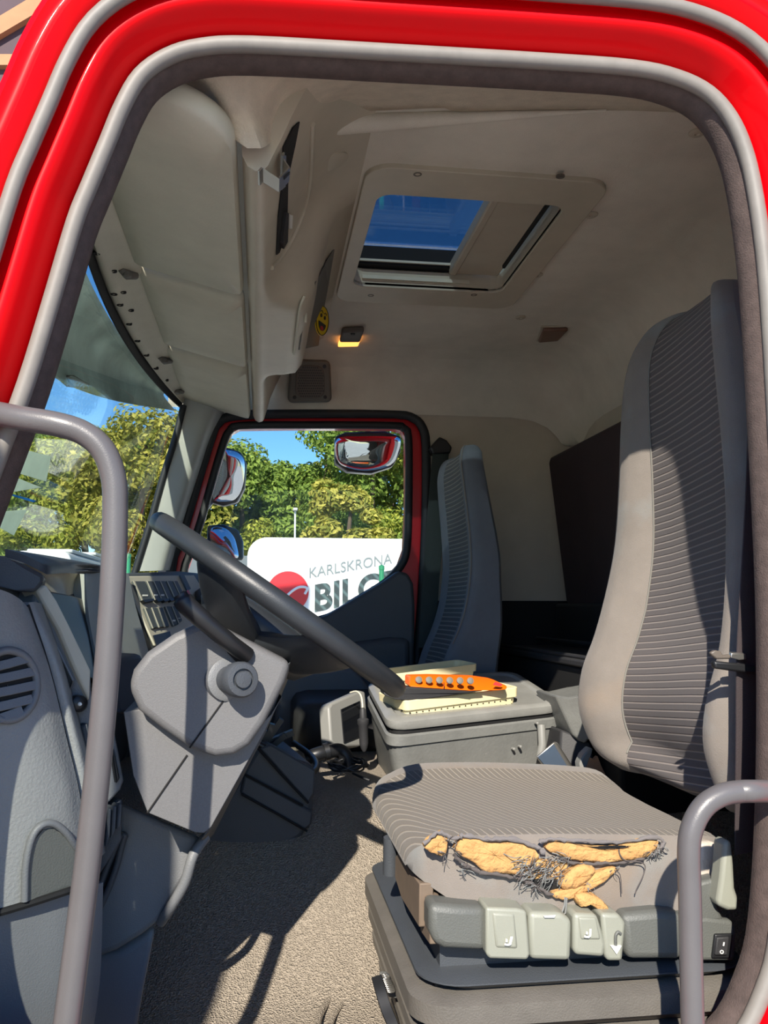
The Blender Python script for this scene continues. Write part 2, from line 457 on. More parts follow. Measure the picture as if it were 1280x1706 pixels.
def rrect(x0, x1, y0, y1, r, n=5):
    out = []
    for cx, cy, a in ((x1 - r, y1 - r, 0), (x0 + r, y1 - r, 90), (x0 + r, y0 + r, 180), (x1 - r, y0 + r, 270)):
        for k in range(n + 1):
            t = R(a + 90 * k / n); out.append((cx + r * math.cos(t), cy + r * math.sin(t)))
    return out

# ================================================================== STRUCTURE
YN, YF = 1.05, 3.05
ZC = 0.89            # headliner height above the eye
ZG = -1.90           # ground outside

# ---- ground outside
mk('ground', loft([[V((-60, -60, ZG)), V((60, -60, ZG))], [V((-60, 90, ZG)), V((60, 90, ZG))]]), 'asphalt', smooth=0, label='pale asphalt yard around the truck', kind='structure')

# ---- driver's side: red door frame around the opening
inner_px = [(-150, 1500), (-140, 1300), (-110, 1090), (-62, 925), (-2, 765), (45, 640), (88, 500), (126, 372), (150, 312), (180, 240), (205, 180), (235, 130), (280, 98), (335, 82), (420, 78), (640, 90), (900, 105),
            (1050, 116), (1125, 132), (1178, 158), (1214, 198), (1238, 250), (1254, 315), (1268, 410), (1278, 520), (1289, 700), (1304, 1000), (1306, 1300), (1294, 1540), (1268, 1650), (1216, 1740), (1110, 1795), (900, 1800), (300, 1800), (0, 1790), (-110, 1700)]
base = cr_pts(L(inner_px, YN), 4, closed=True)
base = [V((p.x, 0, p.z)) for p in base]
nb = len(base)
nrm = []
for i in range(nb):
    t = base[(i + 2) % nb] - base[(i - 2) % nb]
    n = V((-t.z, 0, t.x)).normalized()        # outward
    nrm.append(n)
cen = sum(base, V()) / nb
if sum((nrm[i].dot(base[i] - cen) > 0) for i in range(nb)) < nb / 2:
    nrm = [-n for n in nrm]
def ring(d, Y):
    return [V((base[i].x + nrm[i].x * d, Y, base[i].z + nrm[i].z * d)) for i in range(nb)]
def band(rs):
    return loft([ring(d, y) for d, y in rs], closed=True)
wd = thing('wall_driver_side', 'red painted door frame of the truck cab', None, (0.5, YN, -0.8), kind='structure')
mk('door_frame', band([(-0.004, 1.075), (0.008, 1.060), (0.013, 1.050), (0.020, 1.036), (0.028, 1.020), (0.034, 1.011), (0.039, 1.0075), (0.044, 1.009), (0.052, 1.014), (0.060, 1.014), (0.066, 0.996), (0.074, 0.986), (0.084, 0.980), (0.091, 0.985), (0.098, 0.984), (0.104, 0.979), (0.112, 0.983), (0.118, 1.000), (0.120, 1.04), (0.120, 1.12), (0.09, 1.16)]), 'red', wd, smooth=60)
mk('inner_seal', tube(ring(0.0, 1.046), 0.0105, 12, closed=True), 'seal', wd, smooth=80)
mk('outer_seal', tube(ring(0.060, 0.997), 0.0095, 12, closed=True), 'seal', wd, smooth=80)
mk('flocked_lip', band([(-0.006, 1.05), (-0.012, 1.056), (-0.018, 1.068), (-0.019, 1.082), (-0.012, 1.092), (0.02, 1.095), (0.06, 1.10)]), 'lip', wd, smooth=60)
mk('rear_side_panel', box((0.98, 1.14, 0.0), (0.50, 0.05, 2.0)), 'red_in', wd)

# ---- roof skin with the hatch opening
HX0, HX1, HY0, HY1 = 0.222, 0.662, 1.740, 2.300        # clear opening of the hatch
def cutgrid(xs, ys, zf, hole):
    v, f, idx = [], [], {}
    for i, x in enumerate(xs):
        for j, y in enumerate(ys):
            idx[i, j] = len(v); v.append(V((x, y, zf(x, y))))
    for i in range(len(xs) - 1):
        for j in range(len(ys) - 1):
            cx, cy = (xs[i] + xs[i + 1]) / 2, (ys[j] + ys[j + 1]) / 2
            if hole[0] < cx < hole[1] and hole[2] < cy < hole[3]: continue
            f.append((idx[i, j], idx[i + 1, j], idx[i + 1, j + 1], idx[i, j + 1]))
    return v, f
def interp(tab, t):
    if t <= tab[0][0]: return tab[0][1]
    for (a, va), (b, vb) in zip(tab, tab[1:]):
        if t <= b: return va + (vb - va) * (t - a) / (b - a)
    return tab[-1][1]
def frange(a, b, n): return [a + (b - a) * i / n for i in range(n + 1)]
roof_t = [(1.06, 0.80), (1.09, 0.90), (1.16, 0.96), (1.3, 1.0), (2.05, 1.03), (2.8, 1.0), (2.98, 0.95), (3.07, 0.88), (3.11, 0.78)]
RX0, RX1, RY0, RY1 = HX0 - 0.02, HX1 + 0.02, HY0 - 0.02, HY1 + 0.10      # the skin is cut wider than the hatch well
ys = sorted(set([t for t, _ in roof_t] + [RY0, RY1] + frange(1.3, 2.8, 8)))
mk('roof', cutgrid(sorted([-0.36, -0.2, 0.0, RX0, RX1, 0.9, 1.2]), ys, lambda x, y: interp(roof_t, y), (RX0, RX1, RY0, RY1)), 'red', label='red roof skin over the cab', kind='structure', flip=False)

# ---- headliner
lin_t = [(1.30, 0.90), (1.42, 0.89), (1.56, 0.89), (2.76, 0.89), (2.84, 0.884), (2.90, 0.868), (2.95, 0.840), (2.99, 0.800), (3.02, 0.755), (3.035, 0.715), (3.045, 0.70)]
linx = [(0.0, 0.0), (0.90, 0.0), (0.98, 0.010), (1.04, 0.035), (1.08, 0.075), (1.11, 0.13), (1.13, 0.20), (1.14, 0.235)]
def zl(x, y):
    return max(interp(lin_t, y) - interp(linx, x), 0.60)
ys = sorted(set([t for t, _ in lin_t] + [HY0, HY1] + frange(1.42, 2.76, 11) + frange(2.76, 3.045, 16)))
xs = sorted(set([-0.33, -0.2, 0.0, HX0, HX1] + frange(0.67, 0.9, 3) + frange(0.9, 1.14, 14)))
ceiling = mk('ceiling', cutgrid(xs, ys, zl, (HX0, HX1, HY0, HY1)), 'liner', smooth=70, label='grey beige fabric headliner', kind='structure', flip=False)
for px, py in ((1162, 220), (985, 357), (895, 457), (867, 528)):
    c = PZ(px, py, ZC)
    mk('trim_clip', lathe(c + V((0, 0, 0.002)), (0, 0, -1), [(0.016, 0), (0.016, 0.004), (0.012, 0.007), (0.005, 0.007), (0.004, 0.0045)], 16), 'console', ceiling)
# sloping fabric strip between the door head and the headliner
up_px = [(180, 128), (250, 118), (330, 108), (420, 106), (640, 118), (900, 134), (1060, 146), (1150, 160), (1200, 190)]
lo_px = [(225, 150), (300, 152), (345, 166), (374, 196), (392, 234), (412, 247), (436, 247), (452, 236), (468, 214), (492, 203), (530, 197), (546, 189), (640, 184), (748, 180), (756, 186), (860, 184), (1000, 184), (1100, 186), (1190, 192)]
def resample(pts, n):
    pts = [V(p) for p in pts]; ds = [0]
    for a, b in zip(pts, pts[1:]): ds.append(ds[-1] + (b - a).length)
    out = []
    for i in range(n + 1):
        t = ds[-1] * i / n; k = 0
        while k < len(ds) - 2 and ds[k + 1] < t: k += 1
        out.append(pts[k].lerp(pts[k + 1], (t - ds[k]) / max(1e-9, ds[k + 1] - ds[k])))
    return out
lo3 = []
for x, y in lo_px:
    yc = PZ(x, y, 0.884).y
    lo3.append((x, y, 1.20 if x < 440 else (1.20 + (x - 440) / 106 * (yc - 1.20) if x < 546 else yc)))
a_ = resample(cr_pts(L(up_px, 1.12), 6), 60); b_ = resample(cr_pts(L(lo3), 4), 60)
strip_rows = []
for k in range(9):
    t = k / 8
    strip_rows.append([a_[i].lerp(b_[i], t) + V((0, 0, 0.016 * math.sin(math.pi * t))) for i in range(61)])
mk('trim_1', solid(strip_rows, (0, 0.004, 0.012)), 'linerstrip', smooth=60, label='beige fabric trim strip above the driver door', kind='structure')
# rounded ridge along the headliner behind that strip
rp = []
for k in range(25):
    t = k / 24
    px = 538 + (1010 - 538) * t; py = 208 - 24 * t
    rp.append(PZ(px, py, 0.880))
rr = [max(0.003, 0.020 * (1 - (k / 24)) ** 0.8) * (0.55 if k == 0 else 1) for k in range(25)]
mk('trim_2', tube(rp, rr, 14), 'liner', smooth=80, label='rounded tapering headliner ridge behind the fabric strip', kind='structure')

# ---- passenger side wall
D_out = [(283, 950), (300, 895), (328, 800), (352, 722), (362, 704), (380, 693), (440, 688), (560, 687), (660, 688), (690, 695), (706, 712), (712, 745), (712, 850), (708, 950), (702, 1050), (694, 1140), (690, 1330), (300, 1330), (283, 1100)]
door_hole = L(D_out, YF)
wall_outer = [P(262, 958, YF) * 1.0 + V((0, 0, -1.0)), V((1.16, YF, -0.9)), V((1.16, YF, 0.72)), V((P(350, 690, YF).x, YF, 0.72)), P(335, 700, YF), P(300, 800, YF), P(278, 880, YF), P(262, 958, YF)]
wp = mk('wall_passenger_side', holed(wall_outer, [door_hole], (0, 0.05, 0)), 'walltrim', smooth=0, label='grey beige side wall panel on the passenger side', kind='structure')
mk('lower_panel', holed([V((0.585, 3.046, 0.03)), V((1.15, 3.046, 0.03)), V((1.15, 3.046, -0.9)), V((0.56, 3.046, -0.9))], [], (0, 0.004, 0)), 'blackmatt', wp, smooth=0)
mk('seam_bead', tube([P(700, 684, 3.045), P(800, 684.5, 3.045), P(975, 687, 3.045)], 0.004, 8), 'console', wp)

# ---- passenger door: red frame, seals, dark trim, glass
G_px = [(312, 950), (322, 922), (340, 868), (362, 790), (379, 735), (387, 721), (400, 714), (500, 713), (655, 714), (669, 718), (676, 730), (676, 850), (673, 915), (664, 940), (640, 966), (590, 997), (545, 1024), (480, 1036), (400, 1040), (330, 1032), (312, 1000)]
d2 = thing('door_2', 'closed passenger door with red frame and dark trim', None, P(500, 1330, YF), kind='structure')
mk('door_frame', holed(L(D_out, 3.075), [L(G_px, 3.075)], (0, 0.05, 0)), 'red_in', d2, bevel=0.008, seg=3)
def scl(pts, d):
    c = V((sum(p[0] for p in pts) / len(pts), sum(p[1] for p in pts) / len(pts)))
    out = []
    n = len(pts)
    for i in range(n):
        a, b = V(pts[i - 1][:2]), V(pts[(i + 1) % n][:2])
        t = (b - a); nn = V((t.y, -t.x)).normalized()
        p = V(pts[i][:2])
        if nn.dot(p - c) < 0: nn = -nn
        out.append(tuple(p + nn * d))
    return out
mk('opening_seal', tube(cr_pts(L(scl(D_out, -2), 3.05), 3, closed=True), 0.017, 8, closed=True), 'rubber', d2, smooth=80)
mk('glass_rubber', tube(cr_pts(L(scl(G_px, 5), 3.07), 3, closed=True), 0.014, 8, closed=True), 'rubber', d2, smooth=80)
trim_px = [(545, 1025), (592, 997), (642, 967), (664, 951), (680, 955), (689, 972), (692, 1010), (691, 1120), (690, 1330), (300, 1330), (300, 1060), (330, 1045), (400, 1050), (480, 1046)]
dt = mk('door_trim', slab(L(trim_px, 3.0), (0, 0.08, 0)), 'dashdark', d2, bevel=0.012, seg=3)
mk('armrest', slab(L([(470, 1085), (560, 1075), (650, 1062), (684, 1064), (684, 1330), (470, 1330)], 2.95), (0, 0.07, 0)), 'dashdark', d2, bevel=0.02, seg=3)
mk('door_pocket', slab(L([(468, 1122), (590, 1110), (640, 1180), (640, 1330), (440, 1330)], 2.90), (0, 0.06, 0)), 'dashmid', d2, bevel=0.015, seg=3)
mk('outer_skin', holed(L(scl(D_out, 6), 3.16), [L(G_px, 3.16)], (0, 0.01, 0)), 'red', d2)
mk('window_2', slab(L(scl(G_px, 4), 3.10), (0, 0.004, 0)), 'doorglass', smooth=0, label='clear glass of the passenger door window', kind='structure')

# ---- far A-pillar trim
lp = [(314, 650), (304, 684), (290, 735), (270, 800), (249, 875), (226, 952)]
rp_ = [(392, 655), (372, 690), (352, 728), (330, 795), (305, 872), (284, 950)]
rows = []
for (a, b) in zip(lp, rp_):
    A, B = P(a[0], a[1], 2.93), P(b[0], b[1], 3.045)
    mid = A.lerp(B, 0.5) + V((0.035, -0.035, 0))
    rows.append([A + V((0.0, 0.03, 0)), A, A.lerp(mid, 0.55) + V((0.006, -0.006, 0)), mid, B.lerp(mid, 0.5) + V((0.004, 0, 0)), B])
mk('trim_3', loft(sgrid(rows, 3, 3)), 'pillar', smooth=70, label='grey plastic trim of the passenger windscreen pillar', kind='structure')
mk('trim_4', tube(cr_pts(L([(306, 675, 2.925), (292, 730, 2.925), (271, 797, 2.925), (250, 872, 2.925), (222, 962, 2.925)]), 4), 0.011, 8), 'rubber', smooth=80, label='black rubber edge of the windscreen beside the pillar', kind='structure')

# ---- windscreen
def xw(y, z):
    return -0.36 + 0.085 * ((y - 2.05) / 0.95) ** 2 - (0.69 - z) * 0.292
rows = [[V((xw(y, z), y, z)) for y in frange(1.12, 2.96, 20)] for z in frange(0.02, 0.705, 8)]
mk('window_1', solid(rows, (-0.005, 0, 0)), 'windscreen', smooth=60, label='curved windscreen glass at the front of the cab', kind='structure')
def on_ws(px, py, inset=0.006):
    d = ray(px, py); lo, hi = 0.9, 3.6
    for _ in range(60):
        m = (lo + hi) / 2; p = d * (m / d.y)
        if p.x - inset > xw(p.y, p.z): lo, hi = lo, hi
        # along the ray x falls with distance for points left of the vanishing point
        if p.x - inset < xw(p.y, p.z): hi = m
        else: lo = m
    return d * (lo / d.y)
# black band and light header trim with its empty screw holes
mk('trim_5', solid([[V((xw(y, z) + 0.006, y, z)) for y in frange(1.12, 2.95, 24)] for z in (0.675, 0.70, 0.72)], (0.004, 0, 0)), 'blackmatt', smooth=60, label='black band along the top of the windscreen', kind='structure')
hrows = []
for k, (t, dz) in enumerate(((0, 0.004), (0.12, -0.008), (0.26, -0.010), (0.34, -0.006), (0.6, -0.004), (1, -0.002))):
    hrows.append([V(((xw(y, 0.69) + 0.012) * (1 - t) + (-0.262) * t, y, 0.695 + dz + t * 0.018)) for y in frange(1.14, 2.95, 28)])
hd = mk('trim_6', solid(hrows, (0, 0, 0.012)), 'visor', smooth=50, label='pale header trim with empty screw holes above the windscreen', kind='structure')
ht = bvh(loft(hrows))
for px, py in ((161, 422), (189, 452), (190, 490), (205, 487), (200, 508), (218, 517), (215, 540), (229, 568), (244, 592), (260, 614), (277, 634)):
    c = hit(ht, px, py)
    if c is None: continue
    mk('screw_hole', lathe(c, (0, 0, -1), [(0.0075, -0.004), (0.0075, 0.0015), (0.0045, 0.002), (0.004, -0.002)], 10), 'blackmatt', hd)

# ---- rear wall and corner
wr = mk('wall_rear', box((1.165, 2.08, 0.0), (0.05, 2.0, 1.85)), 'walltrim', smooth=0, label='grey beige rear wall of the cab', kind='structure')
mk('corner_bead', tube(cr_pts([V((1.115, 3.03, 0.70)), V((1.13, 3.03, 0.66)), V((1.136, 3.035, 0.55)), V((1.136, 3.035, 0.3))], 4), 0.006, 8), 'console', wr)
# ---- front bulkhead under the windscreen
mk('wall_front', box((-0.60, 2.08, -0.42), (0.06, 2.0, 0.98)), 'dashdark', smooth=0, label='dark bulkhead behind the dashboard', kind='structure')

# ---- floor: rubber mat rising onto the engine tunnel
fl_t = [(1.02, -0.70), (1.50, -0.70), (1.60, -0.685), (1.72, -0.61), (1.84, -0.50), (1.93, -0.435), (2.03, -0.405), (2.2, -0.40), (2.62, -0.40), (2.72, -0.43), (2.80, -0.55), (2.86, -0.66), (2.95, -0.70), (3.06, -0.70)]
def zf_(x, y):
    z = interp(fl_t, y)
    if 1.5 < y < 2.8:
        z += 0.012 * math.sin((x - 0.1) * 16) * max(0, 1 - abs(y - 1.75) / 0.35)
    if x < 0.0:
        z -= 0.0
    return z
frow = []
ysf = sorted(set(frange(1.02, 1.5, 6) + frange(1.5, 2.2, 24) + frange(2.2, 3.06, 16)))
ysf = cr_pts([V((0, y, 0)) for y in ysf], 1)
floor = mk('floor', solid([[V((x, y.y, zf_(x, y.y))) for x in frange(-0.58, 1.15, 36)] for y in ysf], (0, 0, -0.03)), 'mat', smooth=60, label='grained grey rubber floor mat over the engine tunnel', kind='structure')
c = V((0.20, 1.585, -0.688))
mk('moulded_ring', tube([PZ(645 + 118 * math.cos(t), 1722 + 98 * math.sin(t), -0.68) for t in frange(0, 2 * math.pi, 48)][:-1], 0.006, 8, closed=True), 'mat', floor)
mk('moulded_ring', tube([PZ(648 + 98 * math.cos(t), 1722 + 80 * math.sin(t), -0.682) for t in frange(0, 2 * math.pi, 48)][:-1], 0.004, 8, closed=True), 'mat', floor)

# ---- driver's door standing open towards the viewer's side
d1 = thing('door_1', 'red driver door swung open', None, (-0.475, 0.965, -0.9), kind='structure')
TH = R(93)
def swing(p, off=0.0):
    u = p.x + 0.34
    return V((-0.475 + u * math.cos(TH) - off * math.sin(TH), 0.965 - u * math.sin(TH) - off * math.cos(TH), p.z))
do = [swing(P(q[0], q[1], YF)) for q in D_out[:16]] + [swing(P(690, 1420, YF)), swing(P(300, 1420, YF)), swing(P(283, 1100, YF))]
dg = [swing(P(q[0], q[1], YF)) for q in scl(G_px, 3)]
dth = V((-math.sin(TH), -math.cos(TH), 0)) * 0.05
mk('door_frame', holed(do, [dg], dth), 'red', d1, bevel=0.006)
mk('door_glass', slab([p + dth * 0.5 for p in dg], dth * 0.08), 'doorglass', d1, smooth=0)
mk('door_trim', slab([swing(P(q[0], q[1], YF)) - dth * 0.2 for q in [(545, 1030), (640, 972), (676, 958), (685, 1120), (680, 1400), (310, 1400), (300, 1060), (400, 1052)]], dth * 0.18), 'dashdark', d1)

# ================================================================== OVERHEAD THINGS
# ---- three sun visors folded flat under the header
def visor(y0, y1, rnear, label):
    t = thing('sun_visor', label, 'sun visor', ((-0.16), (y0 + y1) / 2, 0.69), 'folded sun visors above the windscreen')
    x0, x1 = -0.272, -0.046
    out = []
    def corner(cx, cy, r, a):
        for k in range(7):
            th = R(a + 15 * k); out.append((cx + r * math.cos(th), cy + r * math.sin(th)))
    corner(x1 - 0.022, y1 - 0.022, 0.022, 0); corner(x0 + 0.02, y1 - 0.02, 0.02, 90)
    corner(x0 + 0.02, y0 + 0.02, 0.02, 180); corner(x1 - rnear, y0 + rnear, rnear, 270)
    def z(x): return 0.716 + (x - x0) / (x1 - x0) * (0.660 - 0.716)
    cx, cy = sum(p[0] for p in out) / len(out), sum(p[1] for p in out) / len(out)
    rows = []
    for s, dz in ((0.90, 0.028), (0.97, 0.026), (1.0, 0.018), (1.0, 0.012), (0.975, 0.000), (0.92, -0.010), (0.6, -0.015), (0.0, -0.016)):
        rows.append([V((cx + (p[0] - cx) * (1 - (1 - s) * 0.6), cy + (p[1] - cy) * (1 - (1 - s) * 0.35), z(p[0]) + dz)) if s > 0.7 else V((cx + (p[0] - cx) * s, cy + (p[1] - cy) * s, z(cx + (p[0] - cx) * s) + dz)) for p in out])
    v, f = loft(rows, closed=True)
    f.append(tuple(range(len(out)))[::-1])
    mk('visor_pad', (v, f), 'visor', t, smooth=70)
    return t
v1 = visor(1.118, 1.792, 0.085, 'large grey sun visor with rounded corner nearest the driver door')
v2 = visor(1.826, 2.338, 0.022, 'middle one of the three folded grey sun visors')
v3 = visor(2.374, 2.985, 0.022, 'grey sun visor above the passenger side, next to the far pillar')
for (px, py), t in (((213, 456), v1), ((275, 600), v2), ((296, 651), v3)):
    c = PZ(px, py, 0.70)
    mk('pivot_clip', join(tube([c + V((-0.012, -0.02, 0.004)), c + V((0.0, 0.0, -0.002)), c + V((0.014, 0.02, 0.004))], [0.008, 0.011, 0.008], 10), lathe(c + V((0, -0.01, -0.002)), (0, 0, -1), [(0.009, 0), (0.009, 0.008), (0.005, 0.010)], 10)), 'speaker', t, smooth=60)

# ---- overhead console: shelf fascia, then a pod bulging down in the middle
oc = thing('overhead_console', 'beige overhead console with open shelf behind the sun visors', 'console', (0.05, 2.05, 0.89))
def sec(y):
    """outline of the console across the cab at distance y: list of (x, z)"""
    k = max(0.0, min(1.0, (y - 1.70) / 0.16)); k = k * k * (3 - 2 * k)
    e = max(0.0, min(1.0, (y - 2.38) / 0.10)); e = e * e * (3 - 2 * e)
    pod = k * (1 - e)
    A = [(-0.040, 0.70), (-0.038, 0.668), (-0.030, 0.652), (-0.018, 0.645), (-0.006, 0.648)]
    shelf = [(0.000, 0.655), (0.020, 0.700), (0.034, 0.735), (0.052, 0.775), (0.085, 0.825), (0.125, 0.862), (0.165, 0.880), (0.19, 0.888), (0.19, 0.90)]
    podp = [(0.010, 0.650), (0.055, 0.650), (0.084, 0.655), (0.102, 0.680), (0.115, 0.735), (0.125, 0.785), (0.142, 0.845), (0.19, 0.888), (0.19, 0.90)]
    endp = [(0.000, 0.655), (0.010, 0.69), (0.020, 0.73), (0.040, 0.78), (0.070, 0.835), (0.115, 0.87), (0.16, 0.884), (0.19, 0.888), (0.19, 0.90)]
    B = []
    for s, p, q in zip(shelf, podp, endp):
        b0 = V(s).lerp(V(q), 1.0 if y > 2.3 else 0.0)
        B.append(tuple(b0.lerp(V(p), pod)))
    return A + B
ycs = frange(1.24, 1.70, 6) + frange(1.72, 1.88, 8) + frange(1.92, 2.36, 6) + frange(2.38, 2.49, 8) + frange(2.5, 3.0, 5)
rows = [[V((x, y, z)) for x, z in sec(y)] for y in ycs]
mk('console_shell', loft(rows), 'console', oc, smooth=50)
oct_ = bvh(loft(rows))
mk('end_cap', loft([[V((x, 1.24, z)) for x, z in sec(1.24)], [V((0.08, 1.24, 0.87))] * 14]), 'console', oc, smooth=0)
# dark shelf slot, its divider and dark strip
spl = plane(V((0.0, 1.3, 0.655 - 0.001)), V((0.0, 1.6, 0.655 - 0.001)), V((0.034, 1.4, 0.735)))
def fascia(px, py, lift=0.004):
    p = PP(px, py, spl); return p + V((0.9, 0, -0.42)) * lift
def osl(name, pts, lift, th, mat, par=None):
    q = [hit(oct_, a, b, lift) for a, b in pts]
    q = [x for x in q if x is not None]
    n = hitn(oct_, sum(a for a, b in pts) / len(pts), sum(b for a, b in pts) / len(pts))
    return mk(name, slab(q, n * th), mat, par or oc, smooth=0)
osl('shelf_slot', ((497, 202), (486, 212), (470, 245), (468, 290), (480, 286), (490, 240)), 0.001, 0.002, 'blackmatt')
osl('shelf_slot', ((469, 297), (478, 300), (477, 360), (478, 380), (464, 420), (459, 424), (462, 360)), 0.001, 0.002, 'blackmatt')
osl('shelf_unit', ((470, 352), (474, 352), (473, 400), (466, 412), (464, 400)), 0.003, 0.006, 'darkgrey')
osl('white_clip', ((477, 355), (482, 356), (481, 378), (477, 378)), 0.002, 0.006, 'white')
mk('shelf_edge', tube(cr_pts([hit(oct_, a, b, 0.001) for a, b in ((520, 206), (516, 300), (506, 350), (488, 395), (466, 430), (452, 446))], 6), 0.005, 8), 'console', oc, smooth=80)
br = thing('metal_bracket', 'small bare metal bracket screwed to the overhead console', 'bracket', fascia(443, 290))
bk = [fascia(q[0], q[1], q[2]) for q in ((425, 282, .004), (431, 276, .004), (438, 284, .024), (457, 266, .024), (462, 256, .006), (466, 250, .006))]
off = PP(426, 306, spl) - PP(425, 282, spl)
mk('folded_plate', solid([bk, [p + off for p in bk]], (0.0025, 0, -0.001)), 'steel', br, smooth=0)
mk('screw_strip', slab([fascia(*q, 0.008) for q in ((460, 254), (466, 254), (466, 306), (459, 312))], (0.003, 0, -0.001)), 'steel', br)
mk('slot', slab([fascia(*q, 0.0275) for q in ((445, 281), (455, 272), (455, 276), (445, 285))], (0.001, 0, -0.0005)), 'black', br)
# round blank in the ceiling part of the console
c = P(556, 268, 1.60)
mk('round_blank', lathe(hit(oct_, 556, 268), hitn(oct_, 556, 268), [(0.030, -0.008), (0.030, 0.003), (0.027, 0.004), (0.001, 0.0045)], 28), 'console', oc, smooth=30)
osl('rear_flap', ((524, 470), (540, 440), (556, 415), (545, 480), (533, 545), (530, 575), (497, 582), (500, 560)), 0.001, 0.002, 'speaker')
mk('flap_edge', tube(cr_pts([hit(oct_, a, b, 0.006) for a, b in ((490, 586), (494, 550), (499, 510), (504, 492))], 5), 0.003, 8), 'visor', oc)
mk('flap_tab', lathe(hit(oct_, 507, 527, 0.004), V((0, 0, 1)), [(0.003, -0.012), (0.003, 0.012)], 8), 'visor', oc)
# smiley sticker
sc_ = hit(oct_, 522, 530, 0.024); sn = V((0.86, -0.46, -0.15)).normalized()
st = thing('smiley_sticker', 'round yellow smiley face sticker on the overhead console', 'sticker', sc_)
mk('disc', lathe(sc_, sn, [(0.042, 0), (0.042, 0.002), (0.001, 0.0025)], 32), 'smiley', st, smooth=0)
su = V((0, 0, 1)); su = (su - sn * su.dot(sn)).normalized(); sr = su.cross(sn)
def spt(a, b): return sc_ + sn * 0.0035 + sr * a + su * b
mk('outline', tube([spt(0.040 * math.cos(t), 0.040 * math.sin(t)) for t in frange(0, 2 * math.pi, 36)][:-1], 0.0011, 6, closed=True), 'black', st)
for s in (-1, 1):
    mk('eye', lathe(spt(0.012 * s, 0.012), sn, [(0.0055, -0.001), (0.0055, 0.0008)], 12), 'black', st)
    mk('brow', tube(cr_pts([spt(0.012 * s - 0.008, 0.021), spt(0.012 * s, 0.026), spt(0.012 * s + 0.008, 0.021)], 4), 0.0011, 6), 'black', st)
mk('mouth', slab([spt(0.024 * math.cos(t), -0.006 + 0.022 * math.sin(t)) for t in frange(math.pi, 2 * math.pi, 14)], sn * 0.001), 'black', st, smooth=0)
mk('tongue', slab([spt(0.010 * math.cos(t), -0.021 + 0.006 * math.sin(t)) for t in frange(0, 2 * math.pi, 14)][:-1], sn * 0.0018), 'carred', st, smooth=0)

# ---- roof hatch
rh = thing('roof_hatch', 'beige framed roof hatch with blue glass and half open shade', 'roof hatch', (0.46, 2.02, 0.89))
of = [V((x, y, 0.893)) for x, y in rrect(0.197, 0.714, 1.640, 2.412, 0.055, 6)]
inn = [V((x, y, 0.893)) for x, y in rrect(HX0 + 0.012, HX1 - 0.012, HY0 + 0.012, HY1 - 0.012, 0.035, 6)]
mk('hatch_frame', holed(of, [inn], (0, 0, -0.014)), 'console', rh, bevel=0.005, seg=2)
wi = rrect(HX0 + 0.012, HX1 - 0.012, HY0 + 0.012, HY1 - 0.012, 0.035, 6); wo_ = rrect(HX0 - 0.004, HX1 + 0.004, HY0 - 0.004, HY1 + 0.004, 0.03, 6)
mk('hatch_well', loft([[V((x, y, 0.885)) for x, y in wi], [V((x, y, 0.93)) for x, y in wi], [V((x, y, 0.94)) for x, y in wo_], [V((x, y, 0.992)) for x, y in wo_]], closed=True), 'console', rh, smooth=50)
mk('hatch_glass', box(((HX0 + HX1) / 2, (HY0 + HY1) / 2, 0.995), (HX1 - HX0 + 0.03, HY1 - HY0 + 0.03, 0.006)), 'hatchglass', rh, smooth=0)
mk('dark_rail', box((0.40, HY1 - 0.018, 0.962), (0.35, 0.03, 0.052)), 'blackmatt', rh)
mk('bright_rail', box((0.40, HY1 - 0.038, 0.945), (0.33, 0.006, 0.006)), 'visor', rh)
mk('shade_panel', join(box((0.580, 2.02, 0.932), (0.125, 0.52, 0.014)), box((0.513, 2.02, 0.938), (0.022, 0.52, 0.034))), 'console', rh, bevel=0.005)
mk('shade_gap', box((0.636, 2.00, 0.921), (0.007, 0.40, 0.01)), 'blackmatt', rh)
mk('ledge', box((0.41, HY1 - 0.015, 0.905), (0.30, 0.012, 0.010)), 'visor', rh)
for px, py in ((696, 290), (934, 294), (618, 492), (790, 491)):
    mk('screw', lathe(PZ(px, py, 0.8795), (0, 0, -1), [(0.009, -0.002), (0.009, 0.001), (0.006, 0.0015), (0.005, -0.0005)], 12), 'lampcap', rh)

# ---- ceiling lamps
l1 = thing('ceiling_lamp', 'small lit orange courtesy lamp in grey housing on the ceiling', 'ceiling lamp', PZ(585, 558, ZC))
a = [PZ(q[0], q[1], ZC - 0.004) for q in ((570, 545), (607, 543), (600, 562), (566, 562))]
mk('housing', slab(a, (0, 0, -0.018)), 'lampcap', l1, bevel=0.006, seg=3)
a = [PZ(q[0], q[1], ZC - 0.004) for q in ((567, 561), (601, 560), (597, 570), (563, 571))]
mk('lens', slab(a, (0, 0, -0.016)), 'lamplens', l1, bevel=0.004)
mk('button', lathe(PZ(588, 556, ZC - 0.022), (0, 0, -1), [(0.008, 0), (0.006, 0.004)], 12), 'black', l1)
l2 = thing('ceiling_lamp', 'unlit brown ceiling lamp above the driver seat', 'ceiling lamp', PZ(920, 553, ZC))
a = [PZ(q[0], q[1], ZC - 0.003) for q in ((905, 545), (947, 544), (930, 562), (897, 565))]
mk('lens', slab(a, (0, 0, -0.014)), 'lampbrown', l2, bevel=0.005)
a = [PZ(q[0], q[1], ZC - 0.001) for q in ((902, 543), (950, 542), (932, 564), (894, 567))]
mk('bezel', slab(a, (0, 0, -0.004)), 'console', l2)

